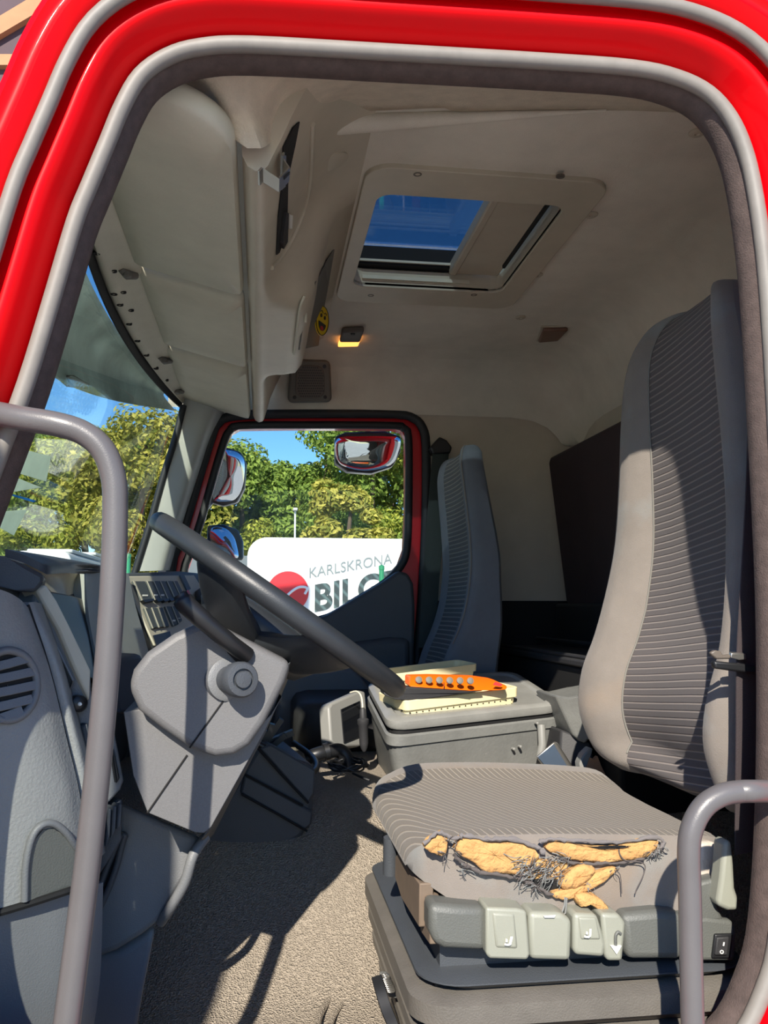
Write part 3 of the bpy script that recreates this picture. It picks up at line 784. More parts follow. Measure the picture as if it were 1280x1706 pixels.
# ---- loudspeaker grille on the far slope
spk = thing('loudspeaker', 'square grey loudspeaker grille above the passenger door', 'loudspeaker', P(515, 635, 2.98))
tl, tr, brr, bl = P(484, 598, 2.925), P(550, 600, 2.925), P(553, 670, 2.99), P(479, 671, 2.99)
n_ = (tr - tl).cross(bl - tl).normalized()
if n_.y > 0: n_ = -n_
def sq(u, v): return tl.lerp(tr, u).lerp(bl.lerp(brr, u), v)
mk('grille_body', slab([sq(u, v) - n_ * 0.02 for u, v in rrect(0, 1, 0, 1, 0.13, 5)], n_ * 0.032), 'speaker', spk, bevel=0.008, seg=3)
mk('grille_field', slab([sq(u, v) + n_ * 0.012 for u, v in rrect(0.16, 0.84, 0.12, 0.88, 0.2, 5)], n_ * 0.003), 'lampcap', spk, bevel=0.002)
dv, df = [], []
for i in range(12):
    for j in range(12):
        u, v = 0.22 + 0.56 * i / 11 + (0.025 if j % 2 else 0), 0.17 + 0.66 * j / 11
        if (abs(u - .5) / .33) ** 2 + (abs(v - .5) / .37) ** 2 > 1.25: continue
        a, b = lathe(sq(u, v) + n_ * 0.0145, n_, [(0.0028, -0.001), (0.0028, 0.0012)], 6)
        k = len(dv); dv += a; df += [tuple(x + k for x in q) for q in b]
tag(mk('perforation', (dv, df), 'black', spk, smooth=0), kind='stuff')
for u, v in ((0.15, 0.14), (0.85, 0.14), (0.15, 0.86), (0.85, 0.86)):
    mk('screw', lathe(sq(u, v) + n_ * 0.011, n_, [(0.007, 0), (0.006, 0.004)], 10), 'black', spk)

# ---- exterior sun visor outside the windscreen
top = [V((xw(y, 0.70) - 0.035, y, 0.73)) for y in (1.15, 1.6, 2.05, 2.5, 2.95)]
bot = L([(-20, 545, 1.30), (60, 600, 1.62), (118, 642, 2.05), (200, 669, 2.5), (292, 684, 2.97)])
bot = [b + V((-0.05, 0, -0.0)) if False else b for b in bot]
mid = [a.lerp(b, 0.5) + V((-0.03, 0, 0.02)) for a, b in zip(top, bot)]
ev = thing('exterior_sun_visor', 'smoky grey exterior sun visor hanging outside the windscreen', 'sun visor', (-0.45, 2.05, 0.6))
mk('visor_shell', solid(sgrid([top, mid, bot], 6, 6), (-0.006, 0, 0)), 'extvisor', ev, smooth=70)
mk('visor_lamp', slab([p for p in L([(108, 628, 2.0), (122, 625, 2.0), (150, 640, 2.15), (146, 648, 2.15), (125, 645, 2.05)])], (-0.02, 0, 0.0)), 'black', ev, bevel=0.004)

# ---- handles
lh = thing('grab_handle', 'long grey tubular grab handle on the windscreen pillar', 'grab handle', P(110, 1706, 1.0), 'grab handles beside the driver door')
hp = cr_pts(L([(-30, 684, 1.03), (30, 696, 1.01), (95, 707, 1.0), (140, 722, 1.0), (172, 750, 1.0), (189, 795, 1.0), (192, 850, 1.0), (189, 950, 1.0), (181, 1080, 1.0), (168, 1230, 1.0), (148, 1420, 1.0), (125, 1600, 1.0), (108, 1730, 1.0), (95, 1830, 1.02)]), 6)
mk('tube', tube(hp, 0.0140, 18), 'handle', lh, smooth=80)
mk('mount', box(P(-45, 682, 1.05), (0.05, 0.06, 0.05)), 'handle', lh, bevel=0.01)
rh_ = thing('grab_handle', 'bent grey grab handle in front of the driver seat side', 'grab handle', P(1150, 1706, 1.02), 'grab handles beside the driver door')
hp = cr_pts(L([(1330, 1318, 1.06), (1262, 1318, 1.02), (1232, 1319, 1.02), (1202, 1325, 1.02), (1174, 1343, 1.02), (1155, 1375, 1.02), (1148, 1415, 1.02), (1150, 1500, 1.02), (1152, 1600, 1.02), (1155, 1720, 1.02), (1158, 1800, 1.02)]), 6)
mk('tube', tube(hp, 0.0135, 18), 'handle', rh_, smooth=80)
mk('mount', box(P(1345, 1318, 1.08), (0.05, 0.06, 0.05)), 'handle', rh_, bevel=0.01)

# ---- papers in the windscreen corner
def paper(label, pts, mat, n=5):
    q = [on_ws(*p) for p in pts]
    rows = [[q[0].lerp(q[1], j / n).lerp(q[3].lerp(q[2], j / n), i / n) for j in range(n + 1)] for i in range(n + 1)]
    for r in rows:
        for j, p in enumerate(r):
            p.x = xw(p.y, p.z) + 0.004
    mk('paper_sheet', solid(rows, (0.001, 0, 0)), mat, smooth=60, label=label, cat='paper', group='papers stuck to the windscreen')
paper('upper pale paper sheet stuck to the windscreen corner', [(4, 738), (86, 760), (78, 802), (-6, 775)], 'paper')
paper('curled pale paper sheet under the upper one on the windscreen', [(-20, 776), (12, 788), (70, 812), (22, 820)], 'paper')
paper('narrow blue and white paper strip on the windscreen', [(-12, 814), (18, 822), (62, 834), (57, 837)], 'paperblue')
paper('lowest rounded pale paper on the windscreen above the dashboard', [(6, 852), (46, 849), (24, 892), (-4, 876)], 'paper')

# ================================================================== DASHBOARD
db = thing('dashboard', 'grey truck dashboard with air vent and switch panels', 'dashboard', (-0.40, 2.0, -0.70))
mk('dash_body', slab([V((-0.58, 1.38, 0.085)), V((-0.40, 1.38, 0.085)), V((-0.34, 1.38, 0.02)), V((-0.34, 1.38, -0.30)), V((-0.42, 1.38, -0.70)), V((-0.58, 1.38, -0.70))], (0, 1.58, 0)), 'dashdark', db, bevel=0.02, seg=3)
mk('passenger_dash', slab([V((-0.45, 2.50, 0.095)), V((-0.26, 2.50, 0.085)), V((-0.235, 2.50, 0.03)), V((-0.25, 2.50, -0.25)), V((-0.40, 2.50, -0.50)), V((-0.45, 2.50, -0.5))], (0, 0.48, 0)), 'dashdark', db, bevel=0.02, seg=3)
# near end of the dashboard, grained
sp_rows = [[(-70, 965, 1.19), (0, 982, 1.215), (30, 996, 1.24), (47, 1012, 1.275)],
           [(-70, 1080, 1.19), (10, 1095, 1.215), (58, 1102, 1.245), (82, 1112, 1.275)],
           [(-70, 1220, 1.19), (30, 1230, 1.215), (84, 1230, 1.245), (111, 1230, 1.275)],
           [(-70, 1340, 1.19), (40, 1340, 1.215), (106, 1335, 1.245), (134, 1330, 1.275)],
           [(-70, 1535, 1.19), (30, 1508, 1.215), (105, 1487, 1.245), (150, 1472, 1.275)]]
spg = sgrid([L(r) for r in sp_rows], 5, 5)
mk('end_panel', solid(spg, (-0.06, 0.05, 0)), 'dash', db, smooth=60)
ept = bvh(loft(spg))
def eP(px, py, lift=0.006):
    """place on the grained end panel"""
    h = hit(ept, px, py, lift)
    return h if h is not None else P(px, py, 1.20 - lift)
mk('edge_strip', solid(sgrid([L([(47, 1004, 1.285), (58, 1003, 1.30), (70, 1006, 1.34)]), L([(80, 1105, 1.285), (96, 1100, 1.29), (104, 1100, 1.34)]), L([(110, 1228, 1.285), (128, 1222, 1.29), (138, 1222, 1.34)]), L([(133, 1330, 1.285), (150, 1322, 1.29), (164, 1322, 1.34)]), L([(150, 1440, 1.285), (165, 1430, 1.29), (176, 1420, 1.34)])], 4, 4), (-0.05, 0.03, 0)), 'dash', db, smooth=60)
mk('seam_gap', tube(cr_pts(L([(46, 1008, 1.285), (79, 1108, 1.285), (109, 1230, 1.285), (132, 1332, 1.285), (146, 1440, 1.285)]), 4), 0.0028, 8), 'blackmatt', db)
# round air vent
vt = thing_vent = mk('air_vent', tube([eP(12 + 46 * math.cos(t), 1142 + 58 * math.sin(t), 0.004) for t in frange(0, 2 * math.pi, 40)][:-1], 0.0055, 10, closed=True), 'dashmid', db, smooth=80)
mk('vent_well', loft([[eP(12 + 45 * s * math.cos(t), 1142 + 56 * s * math.sin(t), 0.0025) for t in frange(0, 2 * math.pi, 40)] for s in (1, 0.75, 0.5, 0.25, 0.02)]), 'blackmatt', vt, smooth=0)
for k, y0 in enumerate((1104, 1126, 1149, 1172, 1190)):
    hw = 44 * math.sqrt(max(0.05, 1 - ((y0 - 1142) / 56) ** 2))
    mk('vent_slat', tube([eP(12 - hw, y0 + 10, 0.006), eP(12, y0 + 2, 0.007), eP(12 + hw, y0 - 7, 0.006)], 0.004, 8, flat=(0.012, 0.003, (0.2, -0.3, -1))), 'dashmid', vt)
# arched recess low on the end panel
arch = [(40, 1500), (42, 1440), (52, 1395), (68, 1374), (88, 1372), (108, 1388), (124, 1412)]
mk('arch_rim', tube(cr_pts([eP(a, b, 0.004) for a, b in arch], 5), 0.005, 8), 'dashmid', db, smooth=80)
mk('arch_pad', slab([eP(a, b, 0.003) for a, b in [(46, 1500), (47, 1440), (56, 1400), (70, 1382), (88, 1380), (106, 1394), (124, 1420), (128, 1478)]], (-0.002, 0.003, 0)), 'seatbase', db)
mk('lower_gap', tube(cr_pts(L([(-70, 1538, 1.188), (0, 1520, 1.206), (60, 1502, 1.224), (118, 1483, 1.245)]), 4), 0.005, 8), 'blackmatt', db)
low = [[(-70, 1545, 1.195), (0, 1525, 1.218), (60, 1506, 1.24), (120, 1488, 1.265), (172, 1470, 1.31)], [(-70, 1640, 1.195), (0, 1640, 1.218), (60, 1640, 1.24), (118, 1640, 1.265), (166, 1640, 1.31)], [(-70, 1800, 1.195), (0, 1800, 1.218), (50, 1800, 1.24), (100, 1800, 1.265), (140, 1800, 1.31)]]
mk('lower_end_panel', solid(sgrid([L(r) for r in low], 4, 4), (-0.05, 0.05, 0)), 'dashmid', db, smooth=60)
# narrow panel with slot and small switches
np_px = [(58, 986), (76, 973), (95, 1000), (115, 1040), (152, 1116), (154, 1165), (180, 1180), (193, 1222), (208, 1300), (202, 1316), (184, 1336), (166, 1344), (150, 1290), (136, 1225), (112, 1140), (84, 1060), (52, 1004)]
npp = mk('slot_panel', slab(L(np_px, 1.345), (-0.05, 0.06, 0)), 'dashmid', db, bevel=0.004, seg=2)
mk('bright_strip', slab(L([(60, 984), (77, 973), (96, 1002), (116, 1042), (152, 1117), (150, 1168), (122, 1108), (98, 1050)], 1.338), (-0.03, 0.03, 0)), 'cream', npp, bevel=0.003)
mk('slot', slab(L([(43, 1008), (58, 1002), (122, 1134), (120, 1146), (113, 1160), (84, 1092)], 1.334), (-0.02, 0.02, 0)), 'black', npp, bevel=0.003)
mk('slot_rim', tube(L([(43, 1008), (58, 1002), (122, 1134), (113, 1160)], 1.333), 0.0018, 6, closed=True), 'dashmid', npp)
mk('rotary_switch', lathe(P(130, 1172, 1.334), (0.6, -0.8, 0), [(0.012, -0.006), (0.012, 0.006), (0.009, 0.009), (0.004, 0.010)], 16), 'black', npp)
mk('switch_light', lathe(P(133, 1173, 1.325), (0.6, -0.8, 0), [(0.003, 0), (0.002, 0.003)], 10), 'white', npp)
mk('push_switch', slab(L([(136, 1212), (146, 1204), (152, 1240), (144, 1250)], 1.336), (-0.01, 0.01, 0)), 'dashdark', npp, bevel=0.002)
mk('card_slot', slab(L([(186, 1250), (190, 1246), (200, 1296), (195, 1306)], 1.337), (-0.006, 0.01, 0)), 'black', npp, bevel=0.002)
for k in range(4):
    x = 172 + k * 9
    mk('rib', slab(L([(x, 1352 - k * 4), (x + 5, 1350 - k * 4), (x + 3, 1400 - k * 8), (x - 4, 1425 - k * 14)], 1.33 + 0.004 * k), (-0.02, 0.02, 0)), 'dashdark', db, bevel=0.002)
mk('rib_panel', slab(L([(160, 1345), (206, 1330), (204, 1400), (160, 1470)], 1.36), (-0.03, 0.04, 0)), 'dashdark', db, bevel=0.004)
# instrument hood and cluster
ih = mk('instrument_hood', slab(L([(-40, 915, 1.30), (8, 928, 1.30), (40, 940, 1.32), (74, 958, 1.34), (71, 972, 1.34), (58, 987, 1.33), (28, 984, 1.30), (-40, 970, 1.28)]), (-0.02, 0.10, 0.0)), 'dashdark', db, bevel=0.006, seg=3)
mk('hood_top', solid(sgrid([L([(8, 928, 1.34), (90, 939, 1.55), (166, 951, 1.84)]), L([(40, 938, 1.36), (105, 946, 1.55), (168, 953, 1.82)]), L([(78, 957, 1.38), (112, 955, 1.55), (150, 957, 1.78)])], 4, 3), (0, 0, 0.012)), 'dashdark', ih, smooth=60)
mk('hood_lining', solid(sgrid([L([(30, 938, 1.42), (100, 945, 1.60), (146, 955, 1.80)]), L([(60, 960, 1.48), (105, 968, 1.64), (143, 975, 1.82)]), L([(92, 992, 1.52), (118, 1000, 1.66), (142, 1012, 1.84)])], 4, 3), (-0.01, 0.01, 0)), 'console', ih, smooth=60)
mk('cluster_face', slab(L([(84, 985, 1.50), (120, 992, 1.62), (146, 1000, 1.72), (172, 1140, 1.60), (150, 1130, 1.50)]), (-0.05, 0.03, 0)), 'black', db, bevel=0.003)
mk('cluster_wall', solid(sgrid([L([(142, 953, 1.72), (158, 952, 1.80), (214, 955, 2.0)]), L([(146, 1010, 1.66), (165, 1010, 1.74), (226, 1010, 1.96)]), L([(158, 1080, 1.60), (178, 1085, 1.68), (246, 1080, 1.92)]), L([(180, 1150, 1.55), (205, 1160, 1.62), (262, 1150, 1.90)])], 4, 4), (-0.04, 0.04, 0)), 'pillar', db, smooth=60)
mk('cluster_lip', slab(L([(176, 1100, 1.62), (236, 1088, 1.72), (250, 1120, 1.70), (228, 1190, 1.56), (196, 1190, 1.52)]), (-0.06, 0.06, 0)), 'dashdark', db, bevel=0.01)
# centre stack turned to the driver
cp = plane(P(210, 963, 2.05), P(322, 961, 2.42), P(250, 1075, 1.97))
cn_ = cp[1] if cp[1].y < 0 else -cp[1]
def C(px, py, lift=0.0): return PP(px, py, cp) + cn_ * lift
cs = mk('centre_stack', slab([C(*q) for q in ((200, 952), (300, 949), (332, 952), (350, 972), (376, 1022), (372, 1070), (350, 1130), (258, 1140), (236, 1075))], -cn_ * 0.12), 'dashdark', db, bevel=0.012, seg=3)
mk('switch_plate', slab([C(*q, 0.001) for q in ((207, 962), (320, 960), (336, 985), (352, 1040), (330, 1085), (254, 1078), (228, 1020))], cn_ * 0.006), 'cream', cs, bevel=0.003)
def z8(x, y): return (190 + x / 4.923, 930 + y / 4.923)
rk = [((118, 208), (222, 208), (278, 360), (190, 372)), ((232, 208), (282, 206), (350, 358), (300, 366)), ((286, 206), (338, 205), (402, 358), (356, 365)), ((342, 206), (388, 206), (455, 352), (408, 360)), ((398, 205), (446, 205), (508, 335), (462, 348)), ((452, 205), (490, 205), (532, 292), (512, 334)),
      ((212, 430), (264, 427), (326, 590), (280, 600)), ((270, 427), (318, 425), (376, 586), (332, 592)), ((324, 425), (366, 423), (422, 580), (382, 588)), ((384, 415), (432, 412), (490, 565), (452, 577)), ((438, 412), (478, 412), (530, 530), (498, 562))]
for i, q in enumerate(rk):
    pts = [z8(*p) for p in q]
    r_ = mk('rocker_switch', slab([C(a, b, 0.006) for a, b in pts], cn_ * 0.006), 'switch', cs, bevel=0.002)
    a, b, c2, d2_ = [V(p) for p in pts]
    if i < 6:
        e = [d2_, c2, c2 + V((2, 3)), d2_ + V((4, 4))]
        mk('rocker_toe', slab([C(p.x, p.y, 0.008) for p in e], cn_ * 0.008), 'black', r_)
    if i < 3 or i > 8:
        s0, s1 = a.lerp(d2_, 0.72).lerp(b.lerp(c2, 0.72), 0.3), a.lerp(d2_, 0.82).lerp(b.lerp(c2, 0.82), 0.7)
        mk('switch_symbol', slab([C(s0.x, s0.y, 0.0125), C(s1.x, s0.y, 0.0125), C(s1.x, s1.y, 0.0125), C(s0.x, s1.y, 0.0125)], cn_ * 0.0008), 'white', r_, smooth=0)
    s = a.lerp(b, 0.02), a.lerp(b, 0.14), d2_.lerp(c2, 0.14), d2_.lerp(c2, 0.02)
    mk('rocker_frame', slab([C(p.x, p.y, 0.012) for p in s], cn_ * 0.001), 'cream', r_)
mk('lower_slot', slab([C(*q, 0.007) for q in ((250, 1062), (278, 1055), (284, 1080), (256, 1080))], cn_ * 0.002), 'black', cs)
mk('divider', slab([C(*q, 0.008) for q in ((294, 962), (301, 962), (312, 985), (306, 988))], cn_ * 0.004), 'dashdark', cs)
sv = mk('side_vent', slab([C(*q, 0.004) for q in ((340, 962), (348, 968), (372, 1012), (360, 1018), (334, 968))], cn_ * 0.012), 'black', cs, bevel=0.003)
for k in range(4):
    mk('vent_slat', tube([C(343 + k * 6, 976 + k * 11, 0.020), C(351 + k * 6, 974 + k * 11, 0.020)], 0.0025, 6), 'devgrey', sv)
mk('warning_symbol', slab([C(*q, 0.010) for q in ((303, 989), (307, 987), (312, 996), (308, 998))], cn_ * 0.003), 'carred', cs, smooth=0)
# phone holder and clip
ph = thing('phone_holder', 'small black phone holder clipped to the switch panel', 'phone holder', C(325, 1015, 0.012))
mk('holder_body', slab([C(*q, 0.012) for q in ((317, 990), (328, 986), (336, 994), (336, 1014), (332, 1020), (318, 1008))], cn_ * 0.03), 'black', ph, bevel=0.004)
mk('holder_face', slab([C(*q, 0.043) for q in ((321, 994), (330, 991), (332, 1012), (323, 1006))], cn_ * 0.003), 'screen', ph)
ck = thing('silver_clip', 'pale silver plastic clip under the side vent', 'clip', C(365, 1030, 0.012))
mk('clip_body', slab([C(*q, 0.006) for q in ((345, 1018), (362, 1018), (382, 1030), (376, 1042), (350, 1030))], cn_ * 0.03), 'visor', ck, bevel=0.004)
mk('clip_slot', slab([C(*q, 0.037) for q in ((368, 1026), (378, 1032), (375, 1036), (366, 1030))], cn_ * 0.002), 'dashdark', ck)
# knee panel under the column
kp_px = [(196, 1335), (245, 1356), (328, 1391), (346, 1394), (324, 1448), (272, 1532), (264, 1541), (240, 1560), (200, 1585), (160, 1600), (150, 1560), (165, 1480), (190, 1410)]
mk('knee_panel', slab(L(kp_px, 1.42), (-0.10, 0.12, 0)), 'dashmid', db, bevel=0.012, seg=3)
mk('knee_edge', tube(cr_pts(L([(343, 1394, 1.42), (322, 1425, 1.40), (308, 1470, 1.40), (282, 1515, 1.41), (268, 1536, 1.43)]), 4), 0.008, 10), 'dashmid', db, smooth=80)
mk('knee_recess_rim', tube(cr_pts(L([(140, 1560, 1.405), (172, 1500, 1.405), (192, 1450, 1.405), (204, 1404, 1.405), (208, 1392, 1.405), (200, 1396, 1.405), (180, 1440, 1.405), (165, 1480, 1.405)]), 4), 0.005, 8), 'dashdark', db, smooth=80)
mk('knee_recess', slab(L([(140, 1562), (172, 1502), (192, 1450), (203, 1405), (180, 1442), (150, 1500)], 1.41), (-0.01, 0.01, 0)), 'blackmatt', db)
mk('foot_panel', slab(L([(150, 1590), (200, 1583), (240, 1558), (266, 1538), (256, 1590), (244, 1650), (226, 1760), (150, 1780), (100, 1780)], 1.44), (-0.10, 0.12, 0)), 'dashmid', db, bevel=0.012, seg=3)
# low centre console with its tray
lc = thing('centre_console', 'dark angular console with tray beside the driver footwell', 'console', P(420, 1490, 1.95))
mk('console_side', slab(L([(290, 1500), (345, 1385), (400, 1290), (428, 1243), (525, 1275), (523, 1340), (520, 1372), (502, 1398), (470, 1416), (420, 1432), (370, 1462), (340, 1490), (310, 1496)], 1.88), (-0.06, 0.40, 0)), 'dashdark', lc, bevel=0.012, seg=3)
mk('console_foot', slab(L([(318, 1447), (380, 1440), (450, 1425), (470, 1418), (400, 1446), (345, 1492), (300, 1496)], 1.865), (-0.04, 0.2, 0)), 'dashmid', lc, bevel=0.006)
mk('upper_lid', slab(L([(433, 1247), (452, 1240), (526, 1283), (524, 1322), (514, 1338)], 1.87), (-0.02, 0.1, 0)), 'dashdark', lc, bevel=0.004)
mk('band', slab(L([(408, 1290), (500, 1340), (522, 1352), (520, 1374), (508, 1384), (400, 1322)], 1.872), (-0.02, 0.1, 0)), 'dashdark', lc, bevel=0.005)
for a in (((402, 1323), (460, 1355), (512, 1385)), ((408, 1290), (460, 1318), (505, 1342)), ((430, 1247), (470, 1292), (514, 1338))):
    mk('groove', tube(L(a, 1.868), 0.0025, 6), 'blackmatt', lc)
mk('tray_rim', tube(cr_pts(L([(432, 1240, 1.88), (470, 1262, 1.88), (505, 1284, 1.88), (522, 1286, 1.90), (528, 1274, 1.96), (518, 1258, 2.05), (490, 1238, 2.15)]), 5), 0.007, 8), 'black', lc, smooth=80)
mk('tray_bits', join(*[box(P(440 + k * 7, 1236 - (k % 3) * 8, 1.95 + 0.02 * k), (0.012, 0.03, 0.05 + 0.01 * (k % 3)), Matrix.Rotation(0.3 * k, 3, 'Y')) for k in range(5)]), 'black', lc)

# ================================================================== STEERING COLUMN AND WHEEL
sc2 = thing('steering_shroud', 'grey angular steering column cover with stalk and lock', 'steering column', P(300, 1390, 1.40))
up = [(214, 1146), (222, 1116), (245, 1087), (290, 1056), (334, 1036), (380, 1050), (486, 1104), (476, 1136), (441, 1206), (416, 1242), (390, 1258), (358, 1262), (318, 1248), (268, 1213), (231, 1184)]
cu = mk('upper_cover', slab(L(up, 1.262), (-0.012, 0.30, 0.0)), 'colgrey', sc2, bevel=0.011, seg=4)
lo = [(206, 1186), (232, 1182), (300, 1215), (390, 1250), (452, 1190), (470, 1160), (440, 1220), (400, 1292), (352, 1378), (340, 1388), (325, 1387), (246, 1354), (222, 1292), (214, 1240)]
cl_ = mk('lower_cover', slab(L(lo, 1.297), (-0.01, 0.24, 0)), 'colgrey', sc2, bevel=0.012, seg=3)
mk('cover_seam', tube(L([(246, 1354), (312, 1258)], 1.2965), 0.0016, 6), 'blackmatt', cl_)
mk('cover_seam', tube(L([(316, 1246), (372, 1168)], 1.2615), 0.0014, 6), 'blackmatt', cu)
mk('rear_face', slab(L([(484, 1102, 1.29), (492, 1104, 1.55), (356, 1390, 1.55), (346, 1388, 1.32), (440, 1222, 1.31)]), (-0.01, 0.0, -0.01)), 'dashdark', sc2, bevel=0.003)
# stalk
stx = mk('stalk', tube(cr_pts(L([(412, 1092, 1.26), (385, 1072, 1.24), (350, 1043, 1.225), (322, 1018, 1.22), (308, 1004, 1.22), (300, 990, 1.22)]), 5), [0.012] * 6 + [0.0125] * 6 + [0.0135] * 6 + [0.014] * 5 + [0.010] * 3, 14), 'black', sc2, smooth=80)
mk('stalk_tip', slab(L([(290, 1002), (296, 990), (312, 996), (318, 1012), (306, 1016)], 1.215), (0, 0.022, 0)), 'black', stx, bevel=0.005)
mk('stalk_socket', slab(L([(376, 1085), (398, 1070), (420, 1080), (408, 1106), (392, 1102)], 1.252), (0, 0.03, 0)), 'blackmatt', sc2, bevel=0.004)
# ignition lock
ax = V((0.42, -0.9, 0.06)).normalized()
kc = P(378, 1132, 1.266)
kn = mk('lock_collar', lathe(kc, ax, [(0.030, -0.01), (0.030, 0.004), (0.025, 0.007)], 28), 'dashmid', sc2, smooth=40)
mk('lock_barrel', lathe(kc, ax, [(0.019, 0.0), (0.019, 0.030), (0.0235, 0.032), (0.0245, 0.040), (0.0245, 0.052), (0.022, 0.056), (0.015, 0.057), (0.0145, 0.053), (0.012, 0.053), (0.011, 0.058), (0.001, 0.059)], 28), 'dashdark', kn, smooth=35)
# wheel
sw = thing('steering_wheel', 'dark grey steering wheel seen edge on above the column', 'steering wheel', P(455, 1015, 1.45))
A, B = P(268, 872, 1.45), P(656, 1144, 1.45)
wc = (A + B) / 2
wu = (B - A).normalized(); wv = V((0, 1, 0)); wn_ = wu.cross(wv).normalized()
if wn_.z < 0: wn_ = -wn_
wr_ = (B - A).length / 2
def W(r, a, h=0.0): return wc + (wu * math.cos(a) + wv * math.sin(a)) * r + wn_ * h
mk('rim', tube([W(wr_ * 1.0, t) for t in frange(0, 2 * math.pi, 64)][:-1], 0.0165, 16, closed=True), 'wheel', sw, smooth=80)
hb = mk('hub', lathe(wc, wn_, [(0.001, -0.098), (0.06, -0.096), (0.092, -0.084), (0.112, -0.058), (0.116, -0.036), (0.105, -0.022), (0.04, -0.016), (0.001, -0.015)], 36), 'wheel', sw, smooth=60)
def spoke(a, w0, w1):
    rows = []
    for k in range(9):
        t = k / 8; r = 0.06 + (wr_ - 0.005 - 0.06) * t
        h = -0.062 + 0.060 * t ** 1.6; w = w0 + (w1 - w0) * t ** 0.7; th = 0.024 - 0.010 * t
        d = wu * math.cos(a) + wv * math.sin(a); s = wn_.cross(d)
        c0 = wc + d * r + wn_ * h
        rows.append([c0 + s * w * x + wn_ * th * y for x, y in ((-1, 0), (-0.8, -0.8), (0, -1), (0.8, -0.8), (1, 0), (0.8, 0.8), (0, 1), (-0.8, 0.8))])
    return loft(rows, closed=True, cap=True)
for a in (R(62), R(118), R(-62), R(-118)):
    mk('spoke', spoke(a, 0.070, 0.045), 'wheel', sw, smooth=60, sub=1)
mk('spoke_insert', slab([W(0.12, R(-75), -0.055), W(0.19, R(-70), -0.022), W(0.195, R(-52), -0.020), W(0.125, R(-50), -0.053)], wn_ * -0.012), 'dashmid', sw, bevel=0.003)
mk('column_shaft', lathe(wc, -wn_, [(0.05, 0.09), (0.055, 0.16), (0.06, 0.22)], 24), 'dashdark', sc2, smooth=50)

# ================================================================== DRIVER SEAT
def splitfaces(vf, key):
    v, f = vf; out = {}
    for q in f: out.setdefault(key(q), []).append(q)
    res = {}
    for k, fs in out.items():
        used = sorted(set(i for q in fs for i in q)); mp = {o: i for i, o in enumerate(used)}
        res[k] = ([v[i] for i in used], [tuple(mp[i] for i in q) for q in fs])
    return res
ds = thing('driver_chair', 'driver seat with torn yellow foam along the cushion edge', 'seat', (0.5, 1.475, -0.70))
YS = 1.475
prof = [(-0.305, 0.690, 0.20), (-0.285, 0.662, 0.232), (-0.25, 0.638, 0.246), (-0.19, 0.622, 0.252), (-0.12, 0.632, 0.255), (-0.05, 0.660, 0.253), (0.05, 0.688, 0.245), (0.135, 0.704, 0.236), (0.25, 0.712, 0.222), (0.37, 0.716, 0.206), (0.46, 0.722, 0.190), (0.515, 0.734, 0.170), (0.55, 0.752, 0.140), (0.568, 0.780, 0.105), (0.572, 0.81, 0.07)]
prof_s = cr_pts([V(p) for p in prof], 4)
ft = [-1, -0.985, -0.95, -0.89, -0.82, -0.76, -0.71, -0.36, 0, 0.30, 0.53, 0.59, 0.68, 0.79, 0.90, 0.97, 1]
fo = [1.10, 0.45, 0.12, 0.02, 0.18, 0.58, 0.92, 1.06, 1.10, 1.06, 0.92, 0.55, 0.14, 0.0, 0.14, 0.55, 1.25]
bt = [(1.0, 0.085), (0.94, 0.125), (0.7, 0.14), (0.0, 0.145), (-0.7, 0.14), (-0.94, 0.125), (-1.0, 0.085)]
rows = []
for p in prof_s:
    z, x, w = p
    k = max(0.0, min(1.0, (0.50 - z) / 0.5))
    b = 0.024 + 0.046 * k
    if z < -0.25: b *= max(0.3, 1 - (-0.25 - z) / 0.055)
    tk = 1.0 if z < 0.50 else max(0.35, 1 - (z - 0.50) / 0.09)
    nx = 0.020 * max(0.0, min(1.0, (0.10 - z) / 0.2))
    r_ = [V((x + o * b + (nx if t < -0.7 else 0), YS + t * w * (1.11 if t < 0 else 1), z)) for t, o in zip(ft, fo)] + [V((x + b + o * tk, YS + t * w * (1.11 if t < 0 else 1), z)) for t, o in bt]
    rows.append(r_)
nring = len(ft) + len(bt)
bk_ = loft(rows, closed=True, cap=True)
def kb(q):
    if len(q) > 4: return 'shell'
    js = sorted(i % nring for i in q)
    if js[0] >= 6 and js[-1] <= 10: return 'panel'
    if js[-1] <= 6: return 'near'
    if js[0] >= 10 and js[-1] <= 16: return 'far'
    return 'shell'
pt = splitfaces(bk_, kb)
bp_ = mk('backrest', pt['shell'], 'fabric_dark', ds, smooth=70)
mk('ribbed_panel', pt['panel'], 'rib_back', bp_, smooth=70)
mk('side_bolster', pt['near'], 'fabric', bp_, smooth=70)
mk('side_bolster', pt['far'], 'fabric', bp_, smooth=70)
for j in (6, 10):
    mk('seam_piping', tube([r_[j] + V((-0.002, 0, 0)) for r_ in rows[6:-6]], 0.0016, 6), 'piping', bp_, smooth=80)
